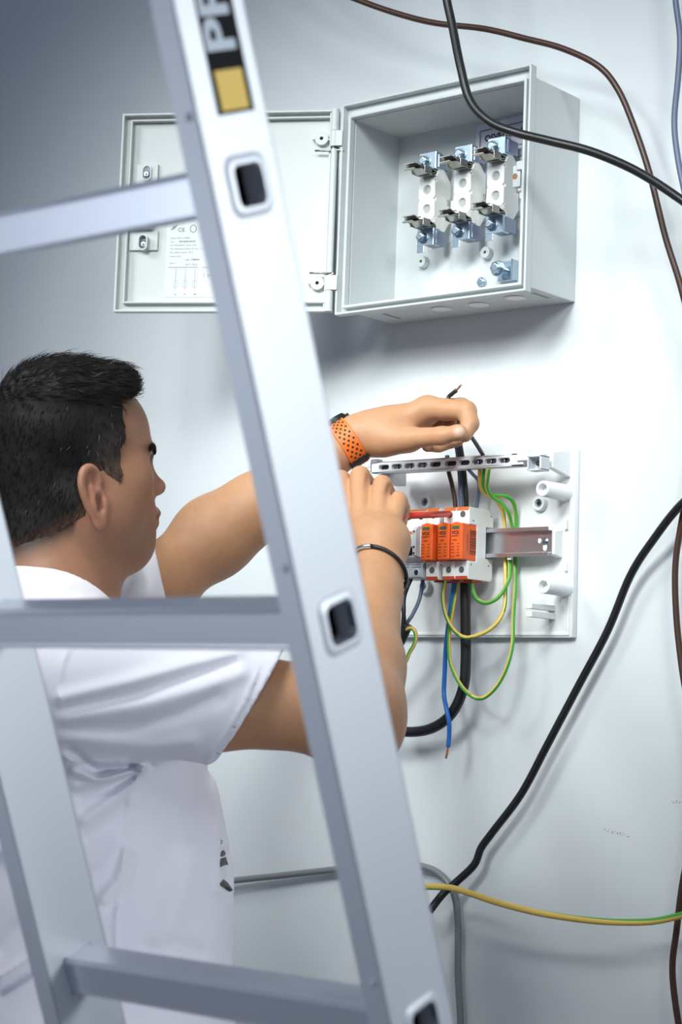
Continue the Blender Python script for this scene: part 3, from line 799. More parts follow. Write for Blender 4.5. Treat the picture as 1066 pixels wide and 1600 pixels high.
for z in (.016, -.006, -.015): MB().cyl((W2 - .0045, -.1046, z), (W2 - .0045, -.1030, z), .0015, n=10).build('rivet_hole', M_DARK, lv)
for i in range(2): MB().cyl((W2 * (.3 + .4 * i), -.05, .0495), (W2 * (.3 + .4 * i), -.05, .0505), .004, n=14).build('vent_hole', M_DARK, body)

# ------------------------------------------------------------------ wires and cables (points: photograph x, y and distance from the wall)
def pts(l): return [aty(x, y, Y) for x, y, Y in l]
def cable(name, label, p, r, m_, cat='cable', group=None, n=10, stripes=None, twist=0.0, parts=(), sub=7, raw=None, split=None):
    root = empty(name, tuple(pts(p)[0] if raw is None else raw[0])); inv = -np.array(root.location)
    P = [q + inv for q in (pts(p) if raw is None else raw)]
    MB().tube(P, r, n=n, sub=sub, stripes=None, twist=twist, split=(stripes if isinstance(stripes, float) else None)).build('insulation' if cat == 'wire' else 'sheath', m_, root)
    for (nm, pp, rr, mm) in parts: MB().tube([q + inv for q in pts(pp)], rr, n=8, sub=4).build(nm, mm, root)
    tag(root, label, cat, group)
    return root
def cable1(name, label, p, r, m_, cat='cable', group=None, n=10, stripes=None, twist=0.0, sub=7):
    o = MB().tube(pts(p), r, n=n, sub=sub, twist=twist, split=(stripes if isinstance(stripes, float) else None)).build(name, m_)
    return tag(o, label, cat, group)
cable1('black_cable', 'thick black cable hanging across the front of the open cabinet', [(660, -520, -.16), (675, -280, -.20), (690, -90, -.22), (697, -10, -.22), (707, 40, -.22), (720, 105, -.225), (735, 158, -.225), (765, 190, -.22), (806, 207, -.21), (858, 220, -.19), (915, 234, -.17), (965, 253, -.15), (1010, 276, -.13), (1066, 313, -.11), (1130, 360, -.10), (1230, 425, -.09), (1340, 440, -.06), (1460, 410, -.03)], .0060, M_CABLE)
cable1('black_cable', 'black cable running slantwise down the bare wall right of the board to a cut end', [(1400, 640, -.03), (1280, 650, -.05), (1185, 695, -.06), (1130, 736, -.06), (1066, 787, -.05), (1020, 845, -.035), (985, 900, -.025), (950, 985, -.022), (905, 1070, -.022), (855, 1165, -.022), (815, 1240, -.022), (770, 1300, -.024), (752, 1325, -.024), (742, 1350, -.026), (718, 1374, -.030), (693, 1396, -.04), (671, 1424, -.055)], .0056, M_CABLE)
cable1('brown_cable', 'brown cable arching over the cabinet and hanging down past the right edge', [(300, -170, -.16), (400, -75, -.165), (500, -25, -.16), (560, 0, -.15), (620, 21, -.14), (680, 36, -.13), (757, 45, -.12), (820, 60, -.11), (880, 76, -.10), (935, 103, -.09), (966, 140, -.08), (990, 195, -.075), (1015, 270, -.07), (1040, 370, -.06), (1066, 455, -.05), (1088, 560, -.04), (1090, 680, -.035), (1068, 800, -.03), (1056, 880, -.03), (1057, 960, -.03), (1066, 1045, -.03), (1082, 1150, -.03), (1085, 1270, -.03), (1066, 1385, -.03), (1058, 1450, -.03), (1051, 1510, -.03), (1056, 1570, -.03), (1068, 1640, -.03), (1090, 1760, -.03), (1100, 1900, -.03), (1095, 2050, -.03)], .0045, M_BROWN)
cable1('blue_cable', 'dull grey blue wire hanging straight down along the upper right edge', [(1040, -420, -.05), (1047, -220, -.05), (1054, -60, -.05), (1056, 0, -.05), (1063, 60, -.05), (1060, 120, -.05), (1054, 190, -.05), (1060, 250, -.05), (1072, 310, -.05), (1085, 380, -.05), (1105, 500, -.05), (1120, 640, -.05)], .0042, M_BLUEGREY)
GY = [M_YEL, M_GRN]
ST = [0, 0, 0, 0, 0, 1, 1, 1, 0, 0]
ST5 = [0, 0, 0, 0, 0, 0, 1, 1, 1, 1]
cable1('earth_wire', 'thick yellow and green earth wire sagging across the wall at lower right', [(520, 1640, -.10), (545, 1590, -.10), (561, 1556, -.10), (575, 1528, -.10), (592, 1490, -.10), (604, 1445, -.095), (622, 1408, -.085), (655, 1388, -.078), (690, 1386, -.075), (720, 1391, -.075), (780, 1411, -.075), (850, 1428, -.075), (930, 1439, -.07), (1000, 1441, -.065), (1050, 1434, -.06), (1130, 1408, -.06), (1240, 1350, -.05), (1360, 1320, -.03)], .0045, GY, 'wire', None, 14, -1.6, 6.5)
cable1('grey_cable', 'grey sheathed cable lying along the wall and turning down by the ladder', [(300, 1385, -.020), (360, 1376.5, -.016), (430, 1369, -.013), (525, 1358.5, -.012), (600, 1352, -.012), (660, 1354, -.012), (692, 1370, -.012), (711, 1402, -.012), (716, 1450, -.012), (716, 1520, -.012), (721, 1620, -.012), (724, 1760, -.012), (722, 1950, -.012), (724, 2150, -.012)], .0052, M_GREYCAB)
# supply cable that rises to the board from below
cable1('supply_cable', 'very thick black supply cable hanging in a loop under the surge protectors', [(637, 976, -.085), (632, 988, -.085), (622, 1008, -.085), (604, 1035, -.080), (588, 1070, -.070), (586, 1102, -.060), (600, 1130, -.050), (630, 1143, -.045), (672, 1139, -.045), (705, 1116, -.045), (724, 1075, -.045), (728, 1030, -.045), (727.5, 980, -.045), (727, 930, -.045), (727, 895, -.045)], .0076, M_CABLE, n=16)
# wires behind the bar going up to the hand
cable('brown_wire', 'brown wire with a bared tip pinched between thumb and finger', [(712, 800, -.040), (711, 782, -.040), (706, 755, -.040), (701, 735, -.045), (699, 712, -.055)], .0033, M_BROWN, 'wire')
wb = cable('black_wire', 'dark wire led from the bar through the pinching fingers to a stripped end', [(757, 716, -.072), (752, 706, -.085), (742, 690, -.120), (731, 674, -.152), (722, 662, -.150), (711, 648, -.138), (701, 631, -.128), (701, 621, -.124), (707, 615, -.124), (713.5, 610, -.124)], .0030, mat('dark_wire', (.022, .017, .016), .4), 'wire', parts=[('bare_tip', [(713, 610.5, -.124), (717, 606, -.124), (721, 601, -.124)], .0016, M_COPPER)])
cable('blue_wire', 'grey blue wire rising behind the terminal bar beside a black one', [(721, 800, -.040), (720.5, 780, -.042), (719, 745, -.045), (715, 705, -.060), (711, 690, -.072), (708, 672, -.080)], .0034, M_BLUEGREY, 'wire')
cable('black_wire', 'black wire rising straight behind the terminal bar', [(729, 800, -.040), (728.5, 780, -.042), (726, 745, -.045), (722, 712, -.058), (718, 690, -.075), (716, 676, -.09)], .0036, M_CABLE, 'wire')
cable('blue_wire', 'thin grey blue wire bending from the terminal bar down into the rightmost module', [(732, 733, -.070), (739, 741, -.055), (747, 750, -.045), (749, 762, -.042), (747, 780, -.042), (744, 800, -.040)], .0026, M_BLUEGREY, 'wire')
cable('blue_wire', 'bright blue wire hanging below the board to a stripped copper end', [(709, 890, -.062), (709, 915, -.060), (703, 960, -.055), (697, 1010, -.050), (695, 1050, -.050), (694, 1085, -.050), (698, 1108, -.058), (702, 1130, -.058), (702, 1150, -.056), (700.5, 1167, -.056)], .0033, M_BLUE, 'wire', parts=[('bare_tip', [(700.6, 1166, -.056), (699, 1176, -.056), (697, 1185, -.056)], .0018, M_COPPER)])
gl = 'earth wires looping at the board'
cable('earth_wire', 'yellow and green wire in the small loop that crosses the supply cable', [(699, 890, -.066), (696, 908, -.066), (692, 930, -.066), (695, 955, -.066), (703, 975, -.066), (714, 989, -.066), (728, 996, -.066), (745, 993, -.064), (763, 985, -.058), (779, 970, -.05), (788, 950, -.042), (790, 925, -.036), (790, 880, -.028), (789, 840, -.024), (788, 815, -.026), (785, 798, -.034), (776, 782, -.040), (764, 774, -.047), (755, 768, -.051), (750, 755, -.055), (750, 732, -.066)], .0029, GY, 'wire', gl, 12, 0.0, 2.0)
cable('earth_wire', 'yellow and green wire in the longest loop hanging well below the board', [(719, 890, -0.0558), (715, 912, -0.0558), (708, 950, -0.0578), (702, 990, -0.0598), (703, 1030, -0.0598), (714, 1060, -0.0598), (728, 1080, -0.0598), (745, 1091, -0.0598), (760, 1088, -0.0598), (778, 1070, -0.0558), (793, 1040, -0.0498), (801, 1005, -0.0418), (802, 965, -0.0338), (805, 920, -0.0278), (805, 880, -0.0218), (806, 840, -0.0178), (806, 805, -0.0218), (802, 785, -0.0298), (792, 776, -0.0388), (777, 774, -0.0488), (764, 772, -0.0558), (756, 762, -0.0598), (755, 750, -0.0618), (757, 732, -0.0658)], .0029, GY, 'wire', gl, 12, 0.0, -1.5)
cable('earth_wire', 'mostly green wire in the shallow loop beside the white module', [(737, 890, -0.0620), (737, 910, -0.0620), (741, 928, -0.0620), (749, 939, -0.0600), (762, 942, -0.0570), (778, 934, -0.0500), (790, 917, -0.0420), (797, 898, -0.0360), (797, 870, -0.0265), (801, 840, -0.0225), (799, 818, -0.0265), (794, 800, -0.0380), (783, 786, -0.0470), (769, 776, -0.0580), (761, 762, -0.0680), (762, 748, -0.0740), (764, 732, -0.0780)], .0029, GY, 'wire', gl, 12, -0.8, 1.0)
# output wires of the two-pole switch into a cut cable sheath
gm = 'wires under the circuit breaker'
cable('black_wire', 'brown black wire leaving the left pole of the circuit breaker', [(629, 880, -.070), (628, 900, -.075), (627, 925, -.085), (630, 950, -.085), (632, 975, -.085), (630, 1000, -.085)], .0030, mat('dark_wire', (.022, .017, .016), .4), 'wire', gm)
cable('black_wire', 'black wire leaving the right pole of the circuit breaker', [(646, 880, -.070), (644, 900, -.075), (637, 917, -.080), (631.5, 935, -.088), (631, 960, -.091), (628, 1000, -.090)], .0030, M_CABLE, 'wire', gm)
cable('blue_wire', 'pale grey blue wire leaning from the breaker down to the cut sheath', [(664, 885, -.050), (662, 900, -.055), (656, 935, -.065), (645, 960, -.075), (636, 974, -.080), (628, 992, -.082)], .0028, M_BLUEGREY, 'wire', gm)
cable('earth_wire', 'short yellow and green wire curling out of the cut sheath', [(630, 988, -.085), (639, 982, -.090), (647, 984, -.092), (650, 995, -.092), (647, 1008, -.092), (640, 1020, -.092), (634, 1034, -.09), (622, 1050, -.085)], .0029, GY, 'wire', None, 12, 0.2, 2.0)

# ------------------------------------------------------------------ aluminium ladder
def brushed(name, color, rough, metal):
    m = mat(name, color, rough, metal)
    nt = m.node_tree; b = nt.nodes['Principled BSDF']
    tc = nt.nodes.new('ShaderNodeTexCoord'); n = nt.nodes.new('ShaderNodeTexNoise'); mp = nt.nodes.new('ShaderNodeMapping')
    mp.inputs['Scale'].default_value = (300, 300, 6); n.inputs['Scale'].default_value = 1.0; n.inputs['Detail'].default_value = 3
    nt.links.new(tc.outputs['Object'], mp.inputs['Vector']); nt.links.new(mp.outputs['Vector'], n.inputs['Vector'])
    bp = nt.nodes.new('ShaderNodeBump'); bp.inputs['Strength'].default_value = .12; bp.inputs['Distance'].default_value = .0008
    nt.links.new(n.outputs['Fac'], bp.inputs['Height']); nt.links.new(bp.outputs['Normal'], b.inputs['Normal'])
    return m
M_ALU = brushed('aluminium_stile', (.80, .83, .86), .48, .30)
M_RUNG = mat('aluminium_rung', (.80, .83, .88), .36, .50)
M_STICK = mat('black_sticker', (.010, .011, .013), .7, spec=.12)
M_STICKY = mat('yellow_sticker', (.95, .66, .17), .6, spec=.2)
M_STICKW = mat('white_sticker_print', (.66, .72, .78), .6, spec=.2)
LEAN = .3666
LP = Vector((.8577, -1.4244, 1.6011))           # centre of the rung hole seen at the top, on the outer face
# ladder space: x along the rungs, y across the stile (towards the wall), z up the stile
LM = Matrix(((1, 0, 0), (0, math.cos(LEAN), -math.sin(LEAN)), (0, math.sin(LEAN), math.cos(LEAN))))
lad = empty('ladder'); lad.location = LP; lad.rotation_euler = (LEAN, 0, 0)
tag(lad, 'aluminium ladder leaning close to the camera in front of the man', 'ladder')
lad_M = Matrix.Translation(LP) @ LM.to_4x4()
SPC, YW0, YW1, FLW = .28, -.0335, .0310, .0185
K_UP, K_DN = 3, 5
Z_TOP = SPC * K_UP + .12
Z_BOT = -(LP.z - .02) / math.cos(LEAN)
Z_BOT = -(LP.z - .022) / math.cos(LEAN)
HH = .0150                                       # half size of the rung tube
INW = .333
def sq_ring(hy, hz, rad, n=4):
    out = []
    for cy_, cz_, a0 in ((hy - rad, hz - rad, 0), (-hy + rad, hz - rad, 90), (-hy + rad, -hz + rad, 180), (hy - rad, -hz + rad, 270)):
        for k in range(n + 1):
            a = math.radians(a0 + 90 * k / n); out.append((cy_ + rad * math.cos(a), cz_ + rad * math.sin(a)))
    return out
ks = list(range(-K_DN, K_UP + 1))
def make_stile(xo, side):
    """xo: outer web face; side +1 when the outer side looks along +x"""
    m = MB(); t = .0022
    xa, xb = xo, xo - side * FLW
    # flanges with rounded corners towards the web
    for y0, y1 in ((YW0, YW0 + .003), (YW1 - .003, YW1)):
        m.b2((min(xa, xb), y0, Z_BOT), (max(xa, xb), y1, Z_TOP), .0012)
    for xw in (xo, xb + side * t):
        # web: strips beside the holes and plates between them
        lo, hi = min(xw, xw - side * t), max(xw, xw - side * t)
        m.b2((lo, YW0 + .001, Z_BOT), (hi, -HH, Z_TOP)); m.b2((lo, HH, Z_BOT), (hi, YW1 - .001, Z_TOP))
        zs = [Z_BOT] + sum([[k * SPC - HH, k * SPC + HH] for k in ks], []) + [Z_TOP]
        for i in range(0, len(zs), 2): m.b2((lo, -HH, zs[i]), (hi, HH, zs[i + 1]))
    o = m.build('stile', M_ALU, lad)
    for k in ks:
        # rolled collar where the rung comes through
        A_ = sq_ring(HH + .0045, HH + .0045, .009); B_ = sq_ring(HH + .002, HH + .002, .008); C_ = sq_ring(HH - .0018, HH - .0018, .0055)
        mm = MB()
        mm.rings([[(xo + side * .0001, y, k * SPC + z) for y, z in A_], [(xo + side * .0022, y, k * SPC + z) for y, z in B_], [(xo + side * .0018, y, k * SPC + z) for y, z in C_], [(xo - side * .004, y, k * SPC + z) for y, z in C_]], closed_ends=False)
        mm.build('collar', M_ALU, o, auto=50)
    ft = MB().b2((min(xa, xb) - .002, YW0 - .002, Z_BOT - .012), (max(xa, xb) + .002, YW1 + .002, Z_BOT + .045), .003)
    ft.build('rubber_foot', M_BLACK, o)
    return o
st_r = make_stile(0.0, 1)
st_l = make_stile(-INW - FLW, -1)
# rung: square tube with a ribbed front, open at both ends
outp = sq_ring(HH, HH, .004)
def rung_profile():
    """closed outline (y, z); the tread and the front carry shallow ribs"""
    P = []
    h_ = HH
    n = 5
    for k in range(n * 2 + 1):      # top, from front to back
        P.append((-h_ + .003 + (2 * h_ - .006) * k / (n * 2), h_ - (.0003 if k % 2 else 0)))
    P += [(h_, h_ - .003), (h_, -h_ + .003), (h_ - .003, -h_), (-h_ + .003, -h_), (-h_, -h_ + .003)]
    for k in range(1, n * 2):
        P.append((-h_ + (.0004 if k % 2 else 0), -h_ + .003 + (2 * h_ - .006) * k / (n * 2)))
    P.append((-h_, h_ - .003))
    return P
RP = rung_profile()
m = MB()
inner = [(y * .88, z * .88) for y, z in RP]
xl_, xr_ = -INW - FLW - .001, .001
m.rings([[(xr_, y, z) for y, z in inner], [(xr_, y, z) for y, z in RP], [(xl_, y, z) for y, z in RP], [(xl_, y, z) for y, z in inner]], loop=True)
rg0 = m.build('rung', M_RUNG, lad, auto=30)
MB().b2((xl_ + .02, -HH * .9, -HH * .9), (xr_ - .016, HH * .9, HH * .9)).build('tube_shade', mat('tube_shade_black', (.003, .003, .0035), .9, spec=.05), rg0)  # added black block that paints the darkness inside the open tube
for k in ks:
    r_ = rg0 if k == ks[0] else copy_tree(rg0, lad)
    r_.location = (0, 0, k * SPC)
# sticker on the outer web
inv = lad_M.inverted()
def wl(px, py):
    d = ray(px, py); p = CAM + d * ((LP.x + .0004 - CAM[0]) / d[0]); q = inv @ Vector(p); return (q.y, q.z)
q1, q2, q3, q4 = wl(344, 181.5), wl(397, 171), wl(302, 0), wl(364, 0)
yl = (q1[0] + q3[0]) / 2; yr = (q2[0] + q4[0]) / 2; zb_ = (q1[1] + q2[1]) / 2
X_ = .0004
stk = MB().b2((0, yl, zb_), (X_, yr, zb_ + .40)).build('brand_sticker', M_STICK, st_r)
y1, y2, y3, y4 = wl(335, 112), wl(376, 105), wl(390, 167), wl(347, 175)
MB().b2((X_ - .0001, (y1[0] + y4[0]) / 2, (y4[1] + y3[1]) / 2), (X_ + .0003, (y2[0] + y3[0]) / 2, (y1[1] + y2[1]) / 2)).build('yellow_square', M_STICKY, st_r)
a_, b_ = wl(371, 83.6), wl(322, 60)
cap = abs(a_[0] - b_[0]); z0 = a_[1]
# letters read upwards: text x = up the stile, text y = towards the near edge
TFm = Matrix(((0, 0, 1, X_ + .0003), (0, -1, 0, a_[0]), (1, 0, 0, z0), (0, 0, 0, 1)))
text_mesh('PR', cap / .70, TFm @ Matrix.Translation((.0015, .0012, 0)), M_STICKW, 'lettering', st_r, bold=.0011, xscale=1.12)
# rivets beside the holes
for k in ks[1:]:
    MB().lathe([(.0030, 0), (.0024, .0012), (.0004, .0016)], (-.006, YW0, k * SPC + .046), (0, -1, 0), 12).build('rivet', M_ALU, st_r, auto=60)

# ------------------------------------------------------------------ the man: one continuous body grown from a distance field
def smin(a, b, k):
    hh_ = np.clip(.5 + .5 * (b - a) / k, 0, 1)
    return b + (a - b) * hh_ - k * hh_ * (1 - hh_)
def smax(a, b, k): return -smin(-a, -b, k)
def round_cone(p, a, b, r1, r2):
    ba = b - a; l2 = ba @ ba; rr = r1 - r2; a2 = l2 - rr * rr; il2 = 1.0 / l2
    pa = p - a; y = pa @ ba; z = y - l2
    q = pa * l2 - y[:, None] * ba; x2 = np.einsum('ij,ij->i', q, q); y2 = y * y * l2; z2 = z * z * l2
    k = np.sign(rr) * rr * rr * x2
    d = (np.sqrt(x2 * a2 * il2) + y * rr) * il2 - r1
    c1 = np.sign(z) * a2 * z2 > k; c2 = np.sign(y) * a2 * y2 < k
    d = np.where(c1, np.sqrt(x2 + z2) * il2 - r2, np.where(c2, np.sqrt(x2 + y2) * il2 - r1, d))
    return d
def ellipsoid(p, c, r, Rm=None):
    q = p - c
    if Rm is not None: q = q @ Rm
    k0 = np.linalg.norm(q / r, axis=1); k1 = np.linalg.norm(q / (r * r), axis=1) + 1e-9
    return k0 * (k0 - 1) / k1
class Field:
    """a list of shapes blended one after another; each is skipped where it cannot matter"""
    def __init__(self): self.ops = []
    def rc(self, a, b, r1, r2, k=.02, sub=False, cut=None):
        a, b = np.asarray(a, float), np.asarray(b, float); c = (a + b) / 2
        if np.linalg.norm(a - b) < abs(r1 - r2) + 1e-4:
            return self.el(a if r1 > r2 else b, (max(r1, r2),) * 3, None, k, sub)
        R_ = np.linalg.norm(a - b) / 2 + max(r1, r2)
        f = (lambda p: round_cone(p, a, b, r1, r2)) if cut is None else (lambda p: np.maximum(round_cone(p, a, b, r1, r2), (p - cut[0]) @ cut[1]))
        self.ops.append((f, c, R_, k, sub)); return self
    def chain(self, P, R, k=.02, kj=.004):
        for i in range(len(P) - 1): self.rc(P[i], P[i + 1], R[i], R[i + 1], k if i == 0 else kj)
        return self
    def el(self, c, r, Rm=None, k=.02, sub=False):
        c, r = np.asarray(c, float), np.asarray(r, float)
        self.ops.append((lambda p: ellipsoid(p, c, r, Rm), c, r.max(), k, sub)); return self
    def fn(self, f, c, R_, k=.01, sub=False): self.ops.append((f, np.asarray(c, float), R_, k, sub)); return self
    def __call__(self, p, c=None, rad=None, margin=.05):
        d = np.full(len(p), .2)
        for f, oc, R_, k, sub in self.ops:
            if c is not None and np.linalg.norm(c - oc) > R_ + rad + margin + k: continue
            e = f(p)
            d = smax(d, -e, k) if sub else smin(d, e, k)
        return d

def mesh_field(F_, lo, hi, h_, name, post=None, keep=None):
    """surface nets over the blocks that the surface passes through"""
    B = 8
    lo = np.asarray(lo, float); nb = np.ceil((np.asarray(hi) - lo) / (h_ * B)).astype(int)
    N = nb * B + 1
    V = np.full(N, .2, np.float32)
    g = np.arange(B + 1) * h_
    G = np.stack(np.meshgrid(g, g, g, indexing='ij'), -1).reshape(-1, 3)
    half = h_ * B / 2; rad = half * math.sqrt(3)
    cen = np.stack(np.meshgrid(*[np.arange(n) for n in nb], indexing='ij'), -1).reshape(-1, 3)
    cc = lo + (cen + .5) * h_ * B
    # coarse pass in slabs
    act = []
    for s in range(0, len(cc), 512):
        blk = cc[s:s + 512]; c0 = (blk.min(0) + blk.max(0)) / 2; r0 = np.linalg.norm(blk.max(0) - blk.min(0)) / 2
        v = F_(blk, c0, r0, .09)
        act.append(np.abs(v) < rad * 1.35 + .004)
    act = np.concatenate(act)
    for (i, j, k), c in zip(cen[act], cc[act]):
        p = G + (c - half)
        v = F_(p, c, rad, .02).reshape(B + 1, B + 1, B + 1)
        V[i * B:i * B + B + 1, j * B:j * B + B + 1, k * B:k * B + B + 1] = v
    S = V < 0
    cnt = np.zeros(N - 1, np.int8)
    cor = [(a, b, c) for a in (0, 1) for b in (0, 1) for c in (0, 1)]
    for a, b, c in cor: cnt += S[a:N[0] - 1 + a, b:N[1] - 1 + b, c:N[2] - 1 + c]
    cells = np.argwhere((cnt > 0) & (cnt < 8))
    idx = np.full(N - 1, -1, np.int32); idx[tuple(cells.T)] = np.arange(len(cells))
    acc = np.zeros((len(cells), 3)); num = np.zeros(len(cells))
    for ax in range(3):
        o1, o2 = [q for q in range(3) if q != ax]
        for u in (0, 1):
            for v in (0, 1):
                A_ = cells.copy(); A_[:, o1] += u; A_[:, o2] += v; B_ = A_.copy(); B_[:, ax] += 1
                va, vb = V[tuple(A_.T)].astype(float), V[tuple(B_.T)].astype(float)
                m_ = (va < 0) != (vb < 0); t = np.where(m_, va / (va - vb + 1e-12), 0)
                pt = A_.astype(float); pt[:, ax] += t
                acc[m_] += pt[m_]; num[m_] += 1
    verts = lo + acc / num[:, None] * h_
    quads = []
    for ax in range(3):
        o1, o2 = [(1, 2), (2, 0), (0, 1)][ax]
        sl0 = [slice(None)] * 3; sl1 = [slice(None)] * 3
        sl0[ax] = slice(0, N[ax] - 1); sl1[ax] = slice(1, N[ax])
        E = np.argwhere(S[tuple(sl0)] != S[tuple(sl1)])
        E = E[(E[:, o1] > 0) & (E[:, o2] > 0) & (E[:, o1] < N[o1] - 1) & (E[:, o2] < N[o2] - 1)]
        inside = S[tuple(E.T)]
        def ci(d1, d2):
            q = E.copy(); q[:, o1] += d1; q[:, o2] += d2; return idx[tuple(q.T)]
        Q = np.stack([ci(-1, -1), ci(0, -1), ci(0, 0), ci(-1, 0)], 1)
        Q[~inside] = Q[~inside][:, ::-1]
        quads.append(Q)
    quads = np.concatenate(quads); quads = quads[(quads >= 0).all(1)]
    if post is not None: verts = post(verts, quads)
    if keep is not None:
        kv = keep(verts); quads = quads[kv[quads].all(1)]
        used = np.unique(quads); rm = np.full(len(verts), -1); rm[used] = np.arange(len(used)); verts = verts[used]; quads = rm[quads]
    me = bpy.data.meshes.new(name)
    me.vertices.add(len(verts)); me.vertices.foreach_set('co', verts.astype(np.float32).ravel())
    me.loops.add(quads.size); me.loops.foreach_set('vertex_index', quads.astype(np.int32).ravel())
    me.polygons.add(len(quads)); me.polygons.foreach_set('loop_start', np.arange(0, quads.size, 4, dtype=np.int32))
    me.update(calc_edges=True); me.validate()
    me.polygons.foreach_set('use_smooth', [True] * len(me.polygons))
    return me, verts, quads
def relax(it=2, w_=.5):
    def f(v, q):
        e = np.concatenate([q[:, [0, 1]], q[:, [1, 2]], q[:, [2, 3]], q[:, [3, 0]]])
        for _ in range(it):
            for s in (w_, -w_ * 1.02):
                a = np.zeros_like(v); n = np.zeros(len(v))
                np.add.at(a, e[:, 0], v[e[:, 1]]); np.add.at(n, e[:, 0], 1); np.add.at(a, e[:, 1], v[e[:, 0]]); np.add.at(n, e[:, 1], 1)
                v = v + s * (a / np.maximum(n, 1)[:, None] - v)
        return v
    return f
def paint(me, name, cols):
    at = me.color_attributes.new(name, 'FLOAT_COLOR', 'POINT')
    at.data.foreach_set('color', np.concatenate([cols, np.ones((len(cols), 1))], 1).astype(np.float32).ravel())

# ---- frames
HC = atz(125, 720, 2.40)
HAZ = math.radians(24)
hf = np.array([math.sin(HAZ), math.cos(HAZ), 0]); hr = np.array([math.cos(HAZ), -math.sin(HAZ), 0]); hu = np.array([0, 0, 1.0])
HM = np.stack([hr, hf, hu], 1)                    # head space x (his right), y (forward), z (up) to world
def H(x, y, z): return HC + HM @ np.array([x, y, z], float)
TAZ = math.radians(42)
tf = np.array([math.sin(TAZ), math.cos(TAZ), 0]); tr_ = np.array([math.cos(TAZ), -math.sin(TAZ), 0])
TM = np.stack([tr_, tf, hu], 1)
NB = H(-.004, -.026, -.185)                       # base of the neck
def Tq(x, y, z): return NB + TM @ np.array([x, y, z], float)

# ---- joints
SH_R = Tq(.182, .030, -.094); EL_R = aty(554, 1114, -.53); WR_R = aty(592, 888, -.355)
SH_L = Tq(-.178, .060, -.030); EL_L = aty(335, 838, -.335); WR_L = aty(556, 684, -.200)

def head_into(F_, grow_=0.0):
    f = F_; g = grow_
    f.el(H(0, -.009, .032), (.074 + g, .092 + g, .083 + g), HM, .02)
    f.el(H(0, .020, -.035), (.0605 + g, .060 + g, .088 + g), HM, .03)
    f.el(H(0, .041, .030), (.046 + g, .0355 + g, .048 + g), HM, .03)
    return f
body = Field()
head_into(body)
# neck, nape, throat
body.rc(H(0, -.022, -.060), H(0, -.032, -.215), .058, .064, .03)
body.rc(H(0, -.055, -.035), H(0, -.062, -.175), .042, .044, .03)
for s in (1, -1): body.rc(H(s * .050, -.020, -.060), H(s * .014, .030, -.185), .014, .012, .03)
body.rc(H(0, .040, -.130), H(0, .018, -.185), .022, .022, .03)
# jaw, chin, cheeks
for s in (1, -1):
    body.rc(H(s * .052, .002, -.074), H(s * .020, .070, -.104), .017, .017, .03)
    body.el(H(s * .040, .058, -.022), (.020, .022, .022), HM, .03)
    body.el(H(s * .048, .030, -.060), (.018, .034, .035), HM, .03)
body.el(H(0, .078, -.103), (.024, .0195, .0195), HM, .022)
body.rc(H(0, .066, -.118), H(0, .025, -.128), .012, .020, .03)
N_SKULL = len(body.ops)
# mouth
body.el(H(0, .072, -.062), (.030, .0255, .029), HM, .038)
body.rc(H(-.019, .0905, -.0605), H(0, .1025, -.0585), .0050, .0062, .006); body.rc(H(.019, .0905, -.0605), H(0, .1025, -.0585), .0050, .0062, .006)
body.rc(H(-.016, .0895, -.0690), H(0, .1000, -.0715), .0052, .0066, .006); body.rc(H(.016, .0895, -.0690), H(0, .1000, -.0715), .0052, .0066, .006)
body.rc(H(-.022, .0985, -.0645), H(.022, .0985, -.0645), .0016, .0016, .004, True)
# brow, sockets, lids
for s in (1, -1):
    body.rc(H(s * .012, .0815, .0170), H(s * .040, .0665, .0190), .0095, .0085, .015)
    body.el(H(s * .031, .0860, -.0010), (.0150, .0130, .0105), HM, .010, True)
    body.el(H(s * .031, .0655, -.0010), (.0150, .0140, .0120), HM, .004)
body.rc(H(0, .0795, .016), H(0, .0785, .000), .0105, .0085, .012)
# nose
body.rc(H(0, .0800, .004), H(0, .1035, -.0235), .0075, .0092, .016)
body.el(H(0, .1050, -.0250), (.0098, .0092, .0090), HM, .006)
for s in (1, -1):
    body.el(H(s * .0125, .0920, -.0300), (.0068, .0105, .0078), HM, .009)
    body.el(H(s * .0072, .0995, -.0375), (.0034, .0058, .0040), HM, .003, True)
body.rc(H(0, .0905, -.034), H(0, .0895, -.052), .0075, .0080, .010)
